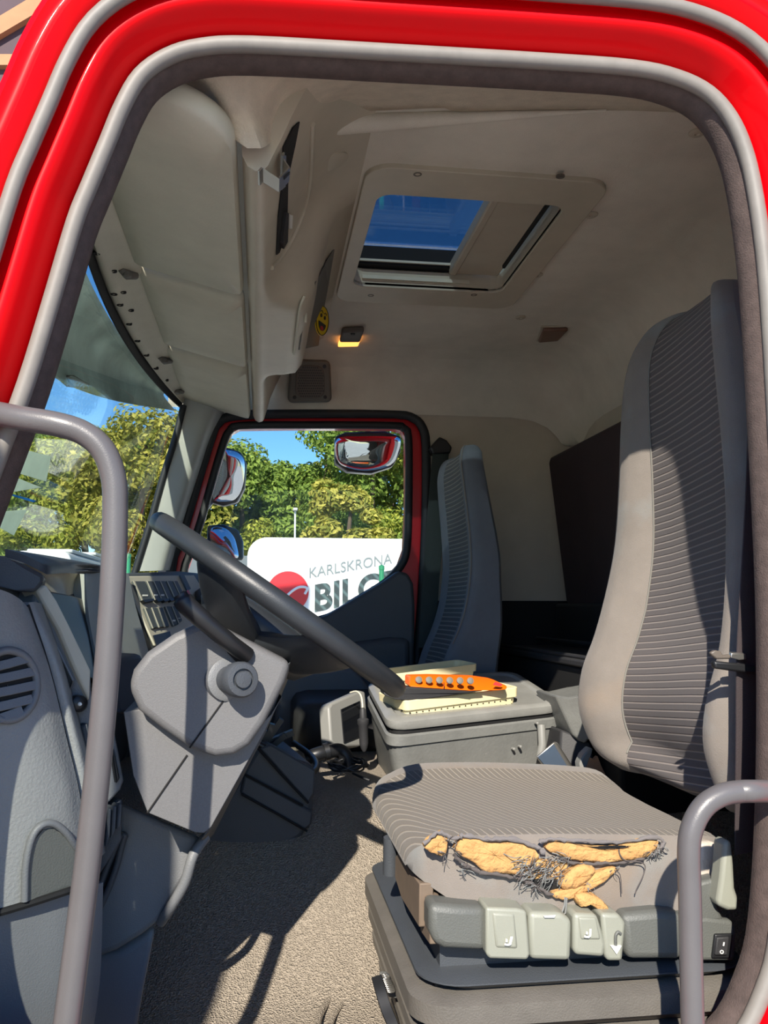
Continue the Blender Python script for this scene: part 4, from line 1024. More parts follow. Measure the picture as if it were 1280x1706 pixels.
# cushion
sta = [(0.212, 0.190, -0.368, -0.400), (0.216, 0.215, -0.345, -0.420), (0.228, 0.238, -0.328, -0.425), (0.255, 0.252, -0.316, -0.425), (0.30, 0.260, -0.308, -0.425), (0.40, 0.264, -0.308, -0.425), (0.50, 0.264, -0.312, -0.425), (0.60, 0.262, -0.318, -0.425), (0.66, 0.25, -0.325, -0.42), (0.69, 0.23, -0.345, -0.41)]
ct = [(-1, 0), (-1.0, 0.55), (-0.985, 0.85), (-0.94, 0.94), (-0.86, 0.97), (-0.74, 0.95), (-0.6, 0.93), (-0.3, 0.93), (0, 0.92), (0.3, 0.93), (0.6, 0.96), (0.74, 1.05), (0.86, 1.10), (0.94, 1.03), (0.985, 0.85), (1, 0.55), (1, 0)]
rows = []
for s in cr_pts([V(p) for p in [a[:3] for a in sta]], 4):
    x, w, zt = s
    zb = -0.425 + max(0, (0.31 - x)) * 0.62
    rows.append([V((x, YS + t * w, zb + (zt - zb) * h)) for t, h in ct])
nc = len(ct)
cu_ = loft(rows, closed=True, cap=True)
def kc_(q):
    if len(q) > 4: return 'side'
    js = sorted(i % nc for i in q)
    if js[0] >= 3 and js[-1] <= 11: return 'panel'
    return 'side'
pt = splitfaces(cu_, kc_)
cs_ = mk('cushion', pt['side'], 'fabric', ds, smooth=60)
mk('ribbed_panel', pt['panel'], 'rib_seat', cs_, smooth=70)
# torn edge: foam, hole, threads
def z6(x, y): return (680 + x / 2.56, 1360 + y / 2.56)
def lump(pts, h, mat, name, yb=1.2095):
    q = [P(*z6(*p), yb) for p in pts]
    q = cr_pts(q, 3, closed=True)
    c0 = sum(q, V()) / len(q)
    rnd = random.Random(len(pts) + int(pts[0][0]))
    rows = []
    for s, dy in ((1.03, 0.012), (1.0, -h * 0.55), (0.93, -h * 0.85), (0.75, -h), (0.45, -h * 1.05), (0.02, -h * 0.95)):
        rows.append([c0 + (p - c0) * s + V((0, dy + rnd.uniform(-0.0012, 0.0012), rnd.uniform(-0.001, 0.001) * s)) for p in q])
    mk(name, loft(rows, closed=True), mat, cs_, smooth=55)
lump([(205, 125), (235, 88), (290, 92), (340, 110), (440, 106), (520, 128), (556, 172), (520, 212), (470, 246), (390, 236), (330, 236), (278, 192), (212, 158)], 0.007, 'foam', 'exposed_foam')
lump([(585, 135), (620, 106), (720, 118), (800, 124), (950, 112), (1045, 96), (1062, 120), (1022, 168), (900, 186), (760, 192), (660, 170)], 0.007, 'foam', 'exposed_foam')
lump([(640, 268), (690, 216), (740, 196), (786, 214), (780, 242), (700, 300), (650, 298)], 0.014, 'foam', 'exposed_foam')
lump([(705, 325), (760, 320), (820, 350), (846, 384), (812, 396), (762, 366), (724, 374)], 0.012, 'foam', 'exposed_foam', 1.2035)
lump([(72, 118), (128, 72), (166, 86), (160, 150), (128, 162), (82, 142)], 0.006, 'foam', 'exposed_foam')
lump([(612, 322), (700, 296), (800, 234), (868, 214), (882, 230), (802, 292), (692, 346), (642, 350)], 0.008, 'foam', 'exposed_foam', 1.207)
lump([(470, 240), (540, 185), (620, 195), (680, 200), (640, 262), (560, 262), (500, 266)], 0.003, 'foam', 'exposed_foam')
lump([(512, 272), (560, 264), (640, 276), (650, 302), (592, 312), (530, 302)], 0.002, 'blackmatt', 'tear_gap')
lump([(760, 126), (850, 122), (945, 120), (900, 130), (820, 134)], 0.009, 'blackmatt', 'tear_gap')
# ragged fabric lips around the hole
def ragged(pts, mat, r, amp, seed):
    rnd = random.Random(seed)
    q = cr_pts([P(*z6(*p), 1.203) for p in pts], 6)
    q = [p + V((rnd.uniform(-amp, amp), rnd.uniform(-amp, amp) * 0.6, rnd.uniform(-amp, amp))) for p in q]
    mk('torn_lip', tube(q, [r * rnd.uniform(0.5, 1.3) for _ in q], 6), mat, cs_, smooth=60)
ragged([(70, 118), (130, 68), (200, 95), (240, 82), (340, 98), (440, 98), (540, 128), (580, 150)], 'fabric_dark', 0.0035, 0.0012, 1)
ragged([(560, 110), (620, 96), (720, 104), (850, 112), (960, 104), (1060, 88), (1090, 120), (1040, 172)], 'fabric_dark', 0.003, 0.001, 2)
ragged([(200, 160), (230, 200), (300, 235), (390, 252), (470, 262), (510, 280), (580, 318), (640, 340)], 'thread2', 0.003, 0.0014, 3)
ragged([(640, 185), (740, 202), (840, 200), (920, 196), (1010, 178)], 'thread2', 0.0022, 0.001, 4)
tv, tf = [], []
def th(pts, r, dst):
    a, b = tube(cr_pts(pts, 3), r, 4)
    k = len(dst[0]); dst[0].extend(a); dst[1].extend([tuple(x + k for x in q) for q in b])
tl_, td_ = ([], []), ([], [])
rnd = random.Random(11)
for k in range(110):
    x, y = rnd.uniform(480, 700), rnd.uniform(170, 260)
    ang = rnd.gauss(2.5, 0.5); ln = rnd.uniform(30, 90)
    pts = [P(*z6(x, y), 1.204), P(*z6(x + ln * 0.5 * math.cos(ang) + rnd.uniform(-14, 14), y + ln * 0.5 * math.sin(ang) + rnd.uniform(-14, 14)), 1.196 + rnd.uniform(-0.004, 0.003)), P(*z6(x + ln * math.cos(ang), y + ln * math.sin(ang)), 1.203)]
    th(pts, rnd.uniform(0.0003, 0.0008), tl_ if k % 3 else td_)
for x, y in ((200, 150), (175, 110), (160, 160), (230, 220), (250, 230), (520, 290), (545, 300), (760, 300), (780, 290), (1060, 140), (1080, 130), (1040, 150), (880, 230)):
    for k in range(6):
        a = rnd.uniform(0, 6.3); ln = rnd.uniform(18, 48)
        th([P(*z6(x, y), 1.206), P(*z6(x + ln * .5 * math.cos(a) + rnd.uniform(-8, 8), y + ln * .5 * math.sin(a)), 1.198), P(*z6(x + ln * math.cos(a), y + ln * math.sin(a) + 8), 1.203)], rnd.uniform(0.0003, 0.0008), tl_ if rnd.random() < .6 else td_)
th([P(*z6(*p), 1.198) for p in ((670, 345), (668, 380), (658, 412), (672, 412), (678, 348))], 0.0012, tl_)
th([P(*z6(*p), 1.197) for p in ((664, 412), (652, 440), (656, 468))], 0.0008, td_)
th([P(*z6(*p), 1.200) for p in ((900, 140), (905, 165), (930, 190), (990, 195), (1012, 215), (1000, 260), (975, 310), (970, 330))], 0.0009, td_)
th([P(*z6(*p), 1.200) for p in ((880, 230), (905, 250), (912, 330))], 0.0007, td_)
tag(mk('loose_threads', tl_, 'thread', cs_, smooth=0, flip=False), kind='stuff')
tag(mk('dark_threads', td_, 'thread2', cs_, smooth=0, flip=False), kind='stuff')
# frame under the cushion
mk('front_panel', slab([PX(*q, 0.222) for q in ((650, 1440), (663, 1421), (699, 1472), (698, 1545), (669, 1497), (656, 1455))], (0.02, 0, 0)), 'tanpanel', ds, bevel=0.002)
mk('front_panel', slab([PX(*q, 0.230) for q in ((702, 1479), (716, 1507), (716, 1574), (700, 1551))], (0.02, 0, 0)), 'tanpanel', ds, bevel=0.002)
mk('corner_post', tube([PX(651, 1395, 0.215), PX(650, 1456, 0.215)], 0.012, 10), 'dashdark', ds)
mk('frame_core', box((0.45, 1.48, -0.455), (0.40, 0.50, 0.075)), 'dashdark', ds)
def bar(name, pts, mat, y=1.185, d=0.05, bev=0.006, parent=None):
    return mk(name, slab(L(pts, y), (0, d, 0)), mat, parent or ds, bevel=bev, seg=3)
bar('adjuster_bar', [(716, 1506), (760, 1510), (812, 1512), (814, 1586), (740, 1582), (722, 1572), (716, 1550)], 'seatbase', 1.185, 0.05, 0.010)
b1 = bar('adjuster_button', [(810, 1512), (862, 1514), (878, 1518), (884, 1590), (880, 1600), (816, 1598), (810, 1590)], 'button', 1.172, 0.05, 0.006)
bar('button_face', [(820, 1520), (858, 1522), (864, 1582), (826, 1580)], 'button', 1.170, 0.01, 0.004, b1)
b2 = bar('adjuster_button', [(882, 1520), (936, 1521), (954, 1534), (952, 1602), (886, 1600), (882, 1592)], 'button', 1.172, 0.05, 0.007)
b3 = bar('adjuster_button', [(956, 1522), (996, 1524), (1011, 1572), (1008, 1596), (958, 1592), (956, 1580)], 'button', 1.172, 0.05, 0.006)
bar('button_face', [(964, 1528), (994, 1529), (1002, 1566), (968, 1566)], 'button', 1.170, 0.01, 0.003, b3)
b4 = bar('adjuster_button', [(1002, 1522), (1032, 1523), (1044, 1538), (1038, 1602), (1012, 1602), (1008, 1590)], 'button', 1.172, 0.05, 0.005)
bar('adjuster_bar', [(1036, 1524), (1098, 1518), (1140, 1522), (1140, 1600), (1046, 1600), (1042, 1580)], 'seatbase', 1.185, 0.05, 0.010)
# little seat symbols printed on the buttons
def sym(pts, parent, y=1.166):
    mk('seat_symbol', slab(L(pts, y), (0, 0.0015, 0)), 'white', parent, smooth=0)
sym([(851, 1561), (855, 1561), (852, 1574), (848, 1576)], b1); sym([(841, 1572), (849, 1573), (849, 1576), (841, 1575)], b1); sym([(843, 1564), (846, 1565), (846, 1570), (843, 1570)], b1)
sym([(983, 1548), (986, 1548), (985, 1560), (982, 1562)], b3); sym([(974, 1559), (982, 1560), (982, 1563), (974, 1562)], b3); sym([(977, 1552), (980, 1553), (980, 1557), (977, 1557)], b3)
sym([(906, 1526), (926, 1525), (924, 1529), (908, 1529)], b2, 1.168)
mk('arrow_groove', tube(cr_pts(L([(1026, 1580), (1026, 1560), (1030, 1553), (1035, 1556)], 1.171), 4), 0.0022, 6), 'seatbase', b4)
mk('arrow_tip', slab(L([(1018, 1576), (1036, 1576), (1028, 1590)], 1.169), (0, 0.004, 0)), 'white', b4)
# rear plate with rocker switch, recliner lever
rp2 = bar('rear_plate', [(1140, 1530), (1178, 1528), (1222, 1534), (1228, 1548), (1226, 1602), (1140, 1602)], 'seatbase', 1.18, 0.05, 0.006)
bar('rear_post', [(1166, 1470), (1198, 1462), (1196, 1510), (1208, 1534), (1150, 1540), (1150, 1500)], 'seatbase', 1.182, 0.04, 0.005)
sw_ = bar('rocker_switch', [(1192, 1557), (1222, 1556), (1218, 1597), (1187, 1597)], 'black', 1.176, 0.02, 0.002, rp2)
bar('switch_paddle', [(1195, 1562), (1216, 1561), (1213, 1592), (1192, 1592)], 'darkgrey', 1.173, 0.01, 0.002, sw_)
mk('switch_mark', slab(L([(1206, 1570), (1208, 1570), (1207, 1576), (1205, 1576)], 1.171), (0, 0.001, 0)), 'white', sw_, smooth=0)
mk('switch_mark', tube([P(1203 + 2.6 * math.cos(t), 1586 + 2.6 * math.sin(t), 1.172) for t in frange(0, 6.283, 14)][:-1], 0.0007, 5, closed=True), 'white', sw_)
mk('recliner_lever', slab(L([(1207, 1402), (1220, 1400), (1224, 1440), (1226, 1480), (1232, 1498), (1232, 1518), (1214, 1518), (1197, 1510), (1196, 1500), (1202, 1460)], 1.16), (0.0, 0.03, 0)), 'button', ds, bevel=0.006, seg=3)
mk('vinyl_flap', slab(L([(1166, 1404), (1190, 1402), (1202, 1412), (1202, 1446), (1198, 1462), (1180, 1470), (1164, 1478)], 1.205), (0, 0.03, 0)), 'vinylbag', ds, bevel=0.008, seg=3)
# bellows and base
def rr3(x0, x1, y0, y1, r, z): return [V((x, y, z)) for x, y in rrect(x0, x1, y0, y1, r, 6)]
def plate(name, z0, z1, ins, mat, r=0.06):
    x0, x1, y0, y1 = 0.205 + ins, 0.70 - ins, 1.170 + ins, 1.78 - ins
    mk(name, loft([rr3(x0 + 0.02, x1 - 0.02, y0 + 0.02, y1 - 0.02, r, z1), rr3(x0, x1, y0, y1, r, z1 - 0.008), rr3(x0, x1, y0, y1, r, z0 + 0.012), rr3(x0 + 0.016, x1 - 0.016, y0 + 0.016, y1 - 0.016, r, z0)], closed=True, cap=True), mat, ds, smooth=50)
plate('upper_rim', -0.504, -0.486, 0.012, 'dashdark')
plate('bellows_fold', -0.552, -0.506, 0.000, 'bellows')
plate('bellows_fold', -0.592, -0.554, 0.006, 'bellows')
plate('bellows_fold', -0.630, -0.598, 0.012, 'bellows')
plate('bellows_fold', -0.664, -0.632, 0.018, 'bellows')
plate('base_plate', -0.70, -0.666, 0.020, 'dashdark')
mk('bellows_core', box((0.45, 1.475, -0.59), (0.42, 0.52, 0.20)), 'blackmatt', ds)
mk('tank_side', slab([PX(*q, 0.235) for q in ((636, 1540), (655, 1545), (690, 1706), (672, 1720))], (0.03, 0, 0)), 'seatbase', ds, bevel=0.006)
# slide lever with spring beside the base
sl = thing('seat_slide_lever', 'black steel lever with spring at the base of the driver seat', 'lever', P(640, 1660, 1.40))
mk('lever_arm', tube(cr_pts(L([(628, 1628, 1.36), (634, 1650, 1.34), (644, 1682, 1.32), (656, 1712, 1.30), (664, 1750, 1.28)]), 4), 0.006, 10, flat=(0.016, 0.006, (1, 0, 0.2))), 'black', sl)
mk('spring', tube([P(640 + 10 * k / 60, 1626 + 26 * k / 60, 1.37) + V((0.008 * math.cos(k * 0.9), 0.008 * math.sin(k * 0.9), 0)) for k in range(61)], 0.0016, 6), 'steel', sl, smooth=80)
mk('lever_bracket', slab(L([(633, 1622), (646, 1622), (662, 1655), (662, 1664), (648, 1662)], 1.385), (0, 0.01, 0)), 'boxgrey', sl, bevel=0.002)

# ---- driver belt
bt_ = thing('driver_seat_belt', 'dark belt webbing with steel tongue beside the driver backrest', 'seat belt', P(1225, 1100, 1.17))
mk('webbing', tube(cr_pts(L([(1268, 560, 1.20), (1262, 800, 1.18), (1252, 1000, 1.165), (1247, 1100, 1.16), (1246, 1250, 1.165), (1244, 1420, 1.18)]), 6), 0.01, flat=(0.046, 0.003, (1, 0.35, 0))), 'beltlit', bt_, smooth=40)
mk('tongue', slab(L([(1219, 1088), (1243, 1090), (1244, 1099), (1232, 1100), (1218, 1096)], 1.145), (0, 0.006, 0.002)), 'steel', bt_, bevel=0.001)
mk('tongue_grip', slab(L([(1184, 1088), (1192, 1083), (1202, 1085), (1206, 1092), (1218, 1090), (1218, 1098), (1194, 1098)], 1.146), (0, 0.008, 0.0)), 'lampcap', bt_, bevel=0.002)
mk('buckle_loop', slab(L([(1190, 1101), (1262, 1108), (1262, 1124), (1192, 1114)], 1.14), (0, 0.012, 0)), 'black', bt_, bevel=0.003)

# ================================================================== PASSENGER SEAT
ps = thing('passenger_chair', 'dark blue grey passenger seat with ribbed front panel', 'seat', (0.45, 2.72, -0.70))
pp = [(-0.26, 0.50, 0.185, 0.21), (-0.147, 0.534, 0.162, 0.215), (-0.06, 0.572, 0.135, 0.22), (0.009, 0.594, 0.114, 0.222), (0.08, 0.606, 0.100, 0.222), (0.147, 0.611, 0.094, 0.222), (0.22, 0.608, 0.088, 0.220), (0.285, 0.603, 0.082, 0.216), (0.38, 0.594, 0.076, 0.208), (0.44, 0.590, 0.072, 0.198), (0.478, 0.596, 0.064, 0.185), (0.498, 0.608, 0.046, 0.165), (0.505, 0.626, 0.022, 0.14)]
YP = 2.72
rows = []
ft2 = [-1, -0.985, -0.93, -0.84, -0.74, -0.66, -0.3, 0, 0.3, 0.66, 0.74, 0.84, 0.93, 0.985, 1]
fo2 = [0.034, 0.014, 0.003, 0.0, 0.006, 0.014, 0.02, 0.021, 0.02, 0.014, 0.006, 0.0, 0.003, 0.014, 0.034]
for p in [V(a[:4]) for a in pp]:
    pass
sm = cr_pts([V(a[:3]) for a in pp], 4)
for s in sm:
    z, x, tk = s
    w = interp([(a[0], a[3]) for a in pp], z)
    rows.append([V((x + min(o, tk * .5), YP + t * w, z)) for t, o in zip(ft2, fo2)] + [V((x + tk - 0.012, YP + w, z)), V((x + tk, YP + w * 0.9, z)), V((x + tk, YP, z)), V((x + tk, YP - w * 0.9, z)), V((x + tk - 0.012, YP - w, z))])
nr2 = len(rows[0])
def kp(q):
    if len(q) > 4: return 'shell'
    js = sorted(i % nr2 for i in q)
    return 'panel' if js[0] >= 5 and js[-1] <= 9 else 'shell'
pt = splitfaces(loft(rows, closed=True, cap=True), kp)
pb = mk('backrest', pt['shell'], 'pass_side', ps, smooth=60)
mk('ribbed_panel', pt['panel'], 'rib_pass', pb, smooth=60)
mk('seam_piping', tube([r_[2] + V((-0.001, -0.001, 0)) for r_ in rows[6:-4]], 0.0025, 6), 'piping', pb)
mk('seam_piping', tube([r_[5] + V((-0.001, 0, 0)) for r_ in rows[10:-4]], 0.002, 6), 'piping', pb)
def pc(x0, x1, y0, y1, r, z): return [V((x, y, z)) for x, y in rrect(x0, x1, y0, y1, r, 6)]
mk('cushion', loft([pc(0.14, 0.62, 2.53, 2.92, 0.06, -0.262), pc(0.115, 0.63, 2.505, 2.945, 0.07, -0.270), pc(0.10, 0.64, 2.495, 2.955, 0.075, -0.295), pc(0.10, 0.64, 2.495, 2.955, 0.075, -0.385), pc(0.115, 0.63, 2.51, 2.94, 0.07, -0.40)], closed=True, cap=True), 'darkgrey', ps, smooth=60)
mk('seat_box', loft([pc(0.16, 0.6, 2.66, 2.92, 0.03, -0.40), pc(0.16, 0.6, 2.66, 2.92, 0.03, -0.70)], closed=True, cap=True), 'dashdark', ps, smooth=50)
# belt at the far pillar
pbt = thing('passenger_seat_belt', 'dark green belt hanging from the passenger door pillar', 'seat belt', P(735, 745, 3.03))
mk('belt_anchor', slab(L([(733, 727), (745, 733), (754, 745), (750, 756), (722, 756), (717, 745)], 2.99), (0, 0.05, 0)), 'black', pbt, bevel=0.006)
mk('webbing', tube(cr_pts(L([(735, 750, 3.0), (728, 830, 3.0), (722, 920, 2.99), (716, 1000, 2.985), (712, 1080, 2.98)]), 5), 0.01, flat=(0.058, 0.004, (1, -0.15, 0))), 'belt', pbt)

# ================================================================== REAR OF THE CAB
pn = thing('folded_panel', 'dark brown upright panel in front of the rear wall', 'panel', (1.03, 2.6, 0.0))
a = [V((1.0, 2.93, 0.525)), V((1.03, 2.93, 0.26)), V((1.05, 2.93, 0.02)), V((1.052, 2.80, -0.005)), V((1.052, 1.9, -0.005)), V((1.0, 1.9, 0.52))]
mk('panel_board', slab([V((0.996, 2.925, 0.515)), V((1.05, 2.925, 0.02)), V((1.052, 2.85, -0.005)), V((1.052, 1.80, -0.005)), V((0.994, 1.80, 0.53)), V((0.994, 2.90, 0.53))], (0.05, 0.0, 0)), 'brownpanel', pn, bevel=0.012, seg=3)
mk('panel_knob', lathe(P(937, 831, 2.94), (-0.6, -0.6, 0), [(0.011, -0.01), (0.011, 0.004), (0.007, 0.008)], 14), 'black', pn)
rb = thing('rear_storage_box', 'black storage unit along the rear wall behind the seats', 'storage box', (0.95, 2.5, -0.70))
mk('storage_body', box((0.96, 2.45, -0.42), (0.32, 1.10, 0.55)), 'blackmatt', rb, bevel=0.01)
mk('storage_lid', box((0.955, 2.45, -0.135), (0.33, 1.12, 0.02)), 'darkgrey', rb, bevel=0.006)
mk('lid_rail', tube([V((0.80, 2.0, -0.12)), V((0.80, 2.95, -0.12))], 0.006, 8), 'darkgrey', rb)
mk('lid_rail', tube([V((0.95, 2.0, -0.10)), V((0.95, 2.95, -0.10))], 0.006, 8), 'darkgrey', rb)
mk('back_cushion', box((1.075, 2.45, -0.06), (0.08, 1.1, 0.16)), 'darkgrey', rb, bevel=0.01)
gb = thing('side_bin', 'grey grained bin between the box and the driver backrest', 'bin', P(965, 1240, 2.02))
mk('bin_body', slab(L([(925, 1158, 2.05), (950, 1162, 2.0), (985, 1155, 1.95), (1010, 1150, 1.95), (1010, 1200, 1.95), (975, 1240, 1.98), (955, 1225, 2.0)]), (0.0, 0.16, 0)), 'boxgrey', gb, bevel=0.006)
mk('bin_foot', slab(L([(935, 1215, 2.03), (985, 1235, 2.0), (1000, 1310, 1.98), (930, 1300, 2.0)]), (0.0, 0.2, 0)), 'darkgrey', gb, bevel=0.006)
bu = thing('belt_buckle', 'grey belt buckle with torn card stuck beside the cushion', 'belt buckle', P(985, 1285, 1.78))
mk('buckle_body', slab(L([(966, 1272), (972, 1258), (984, 1246), (989, 1248), (976, 1288), (968, 1290)], 1.78), (0.0, 0.03, 0)), 'devgrey', bu, bevel=0.003)
mk('torn_card', slab(L([(976, 1288), (984, 1262), (990, 1266), (996, 1260), (1002, 1276), (1012, 1296)], 1.775), (0.0, 0.012, 0)), 'timber', bu)

# ================================================================== CENTRE BOX WITH BASKETS
bx = thing('storage_box', 'worn grey plastic storage box with slanted lid on the engine tunnel', 'storage box', (0.5, 2.25, -0.40))
tn = [P(648, 1224, 1.95), P(941, 1190, 2.12), P(858, 1134, 2.47), P(611, 1152, 2.38)]       # rim corners
def roundq(q, r, n=5, drop=0.0, ins=0.0):
    c0 = sum(q, V()) / 4; out = []
    q = [c0 + (p - c0) * (1 - ins) + V((0, 0, -drop)) for p in q]
    for i in range(4):
        a, b, c = q[i - 1], q[i], q[(i + 1) % 4]
        d1, d2 = (a - b).normalized() * r, (c - b).normalized() * r
        for k in range(n + 1):
            t = k / n
            out.append((b + d1) * (1 - t) ** 2 + b * 2 * t * (1 - t) + (b + d2) * t * t)
    return out
def flatten(rg, z): return [V((p.x, p.y, z)) for p in rg]
bot = flatten(roundq(tn, 0.05, 5, 0, 0.10), -0.398)
mk('box_body', loft([bot, roundq(tn, 0.05, 5, 0.03, 0.015), roundq(tn, 0.05, 5, 0.028, -0.01), roundq(tn, 0.05, 5, 0.008, -0.012), roundq(tn, 0.05, 5, 0.004, 0.01), roundq(tn, 0.05, 5, 0.03, 0.03)], closed=True, cap=True), 'boxgrey', bx, smooth=40)
mk('lid_gap', loft([roundq(tn, 0.05, 5, 0.01, 0.03), roundq(tn, 0.05, 5, -0.012, 0.03)], closed=True, cap=True), 'blackmatt', bx)
lid = mk('lid', loft([roundq(tn, 0.06, 5, -0.006, 0.005), roundq(tn, 0.06, 5, -0.012, -0.008), roundq(tn, 0.06, 5, -0.024, -0.006), roundq(tn, 0.06, 5, -0.030, 0.03), roundq(tn, 0.06, 5, -0.030, 0.10), roundq(tn, 0.05, 5, -0.024, 0.13), roundq(tn, 0.05, 5, -0.024, 0.2)], closed=True, cap=True), 'lidgrey', bx, smooth=40)
lpl = plane(tn[0] + V((0, 0, 0.026)), tn[1] + V((0, 0, 0.026)), tn[3] + V((0, 0, 0.026)))
mk('lid_recess', slab([PP(*q, lpl) + V((0, 0, 0.001)) for q in ((664, 1170), (675, 1168), (678, 1186), (668, 1186))], (0, 0, 0.004)), 'blackmatt', lid)
mk('handle_stub', tube([P(902, 1208, 2.07), P(904, 1240, 2.06), P(900, 1262, 2.06)], 0.010, 12), 'devgrey', bx)
for px, py in ((896, 1205), (857, 1248), (868, 1244), (809, 1255)):
    mk('rivet', lathe(P(px, py, 2.05 + (px - 800) * 0.0002), (0.2, -1, 0), [(0.0035, -0.01), (0.0035, 0.001), (0.002, 0.002)], 10), 'devgrey', bx)
def basket(label, a, b, depth, h, holes):
    """a,b = front bottom corners"""
    t = thing('basket', label, 'basket', (a + b) / 2, 'cream baskets on the box lid')
    d = (b - a); ln = d.length; e = d.normalized()
    g = V((-e.y, e.x, 0)).normalized() + V((0, 0, 0.06)); g.normalize()
    if g.y < 0: g = -g
    up = e.cross(g).normalized()
    if up.z < 0: up = -up
    def Q(u, w, z): return a + e * u + g * w + up * z
    def rg(i, z, r=0.014): return [Q(u, w, z) for u, w in rrect(-i, ln + i, -i, depth + i, r, 5)]
    mk('basket_wall', loft([rg(-0.006, 0.001), rg(-0.003, 0.0), rg(0, h * 0.52), rg(0.005, h * 0.54), rg(0.006, h * 0.97), rg(0.004, h), rg(0.001, h * 0.97), rg(-0.003, 0.006), rg(-0.02, 0.005)], closed=True, cap=True), 'basket', t, smooth=35)
    if holes:
        hv, hf = [], []
        for i in range(18):
            for j in range(2):
                c0 = Q(ln * (i + 0.6 + 0.0 * j) / 18.4, 0.0015, h * (0.17 + 0.22 * j))
                x, y = lathe(c0, -g, [(0.0021, -0.004), (0.0021, 0.0012)], 6)
                k = len(hv); hv += x; hf += [tuple(m_ + k for m_ in q) for q in y]
        tag(mk('small_holes', (hv, hf), 'blackmatt', t, smooth=0), kind='stuff')
    return t
basket('cream plastic basket with pierced side under the orange remote', P(678, 1203, 2.03), P(861, 1178, 2.13), 0.135, 0.050, True)
basket('plain cream plastic basket behind the orange remote', P(646, 1152, 2.24), P(793, 1132, 2.33), 0.09, 0.043, False)
# orange crane remote
rm = thing('remote_control', 'orange remote control with six grey buttons lying on a basket', 'remote control', P(760, 1145, 2.08))
rt = L([(640, 1134, 2.06), (682, 1127, 2.08), (720, 1126, 2.09), (792, 1128, 2.11), (822, 1132, 2.11), (846, 1143, 2.08)])
rbm = L([(640, 1148, 2.03), (682, 1144, 2.03), (740, 1148, 2.05), (783, 1151, 2.06), (820, 1150, 2.07), (845, 1149, 2.07)])
mk('orange_shell', join(slab(rt[1:] + rbm[:0:-1], (0.0, 0.07, 0.0))), 'orange', rm, bevel=0.006, seg=3)
rtop = plane(rt[1], rt[3], rt[1] + V((0, 0.07, 0.0)))
for k in range(6):
    px = 698 + k * 17.2
    c0 = P(px, 1132.5 + 0.35 * k, 2.045)
    mk('push_button', lathe(c0, (0, -1, 0.35), [(0.0082, -0.004), (0.0082, 0.001), (0.006, 0.002), (0.001, 0.002)], 14), 'speaker', rm, smooth=40)
mk('grey_underside', slab(L([(638, 1148, 2.025), (682, 1145, 2.025), (783, 1152, 2.05), (806, 1151, 2.06), (760, 1158, 2.05), (690, 1168, 2.03), (660, 1166, 2.02), (640, 1158, 2.02)]), (0, 0.06, 0)), 'darkgrey', rm, bevel=0.006, seg=3)
mk('red_badge', slab(L([(826, 1136, 2.062), (838, 1140, 2.062), (834, 1144, 2.062), (822, 1141, 2.062)]), (0, 0.004, 0)), 'carred', rm)
mk('shell_seam', tube(L([(740, 1137, 2.045), (740, 1148, 2.046)]), 0.001, 5), 'blackmatt', rm)
# phone tucked beside the box
fp = thing('smartphone', 'dark glossy phone standing between the box and the cushion', 'phone', P(920, 1270, 1.90))
mk('phone_body', slab(L([(893, 1261), (923, 1236), (928, 1238), (958, 1285), (954, 1300), (920, 1300)], 1.90), (0.006, 0.012, 0)), 'steel', fp, bevel=0.003)
mk('phone_screen', slab(L([(897, 1262), (923, 1240), (952, 1287), (925, 1296)], 1.897), (0, 0.002, 0)), 'phoneglass', fp)
# navigation device with cable
gp = thing('navigation_device', 'grey framed handheld screen propped beside the storage box', 'navigation device', P(580, 1240, 2.18))
gpl = plane(P(548, 1175, 2.20), P(608, 1150, 2.32), P(556, 1240, 2.18))
gn = gpl[1] if gpl[1].y < 0 else -gpl[1]
mk('device_case', slab([PP(*q, gpl) for q in ((548, 1178), (553, 1171), (600, 1150), (609, 1152), (613, 1200), (616, 1236), (598, 1244), (562, 1244), (552, 1236))], -gn * 0.035), 'devgrey', gp, bevel=0.006, seg=3)
mk('device_screen', slab([PP(*q, gpl) + gn * 0.001 for q in ((567, 1182), (598, 1168), (602, 1226), (572, 1238))], gn * 0.003), 'screen', gp)
cd = thing('charger_cable', 'grey charger plug and coiled black cable on the tunnel', 'cable', P(600, 1285, 2.05))
mk('plug_body', lathe(P(607, 1252, 2.14), V((-0.04, 0.0, 1)), [(0.004, 0), (0.008, 0.008), (0.011, 0.02), (0.0115, 0.062), (0.014, 0.066), (0.014, 0.076), (0.008, 0.08), (0.007, 0.10), (0.004, 0.104)], 16), 'darkgrey', cd, smooth=50)
mk('plug_lead', tube(cr_pts(L([(604, 1192, 2.14), (604, 1172, 2.16), (601, 1158, 2.18), (594, 1152, 2.20), (584, 1154, 2.22)]), 6), 0.0024, 8), 'visor', cd, smooth=80)
coil = [P(580, 1276, 2.06) + V(((0.042 + 0.006 * math.sin(k * 0.7)) * math.cos(k * 0.32), (0.06 + 0.01 * math.cos(k * 0.5)) * math.sin(k * 0.32), 0.004 + 0.006 * math.sin(k * 0.9))) for k in range(84)]
mk('coiled_lead', tube(coil, 0.0024, 6), 'black', cd, smooth=80)
mk('lead_end', tube(cr_pts(L([(588, 1288, 2.03), (605, 1296, 2.0), (616, 1300, 1.99)]), 4), 0.0028, 6), 'black', cd)
el = thing('rubber_elbow', 'black rubber elbow pipe between console and tunnel', 'pipe', P(550, 1260, 2.1))
mk('elbow_tube', tube(cr_pts(L([(510, 1264, 2.10), (530, 1256, 2.10), (548, 1252, 2.11), (566, 1250, 2.12), (578, 1262, 2.12), (582, 1280, 2.12)]), 5), 0.016, 14), 'black', el, smooth=80)
mk('elbow_collar', tube(L([(540, 1253, 2.105), (548, 1251, 2.107)]), 0.020, 14), 'black', el, smooth=60)

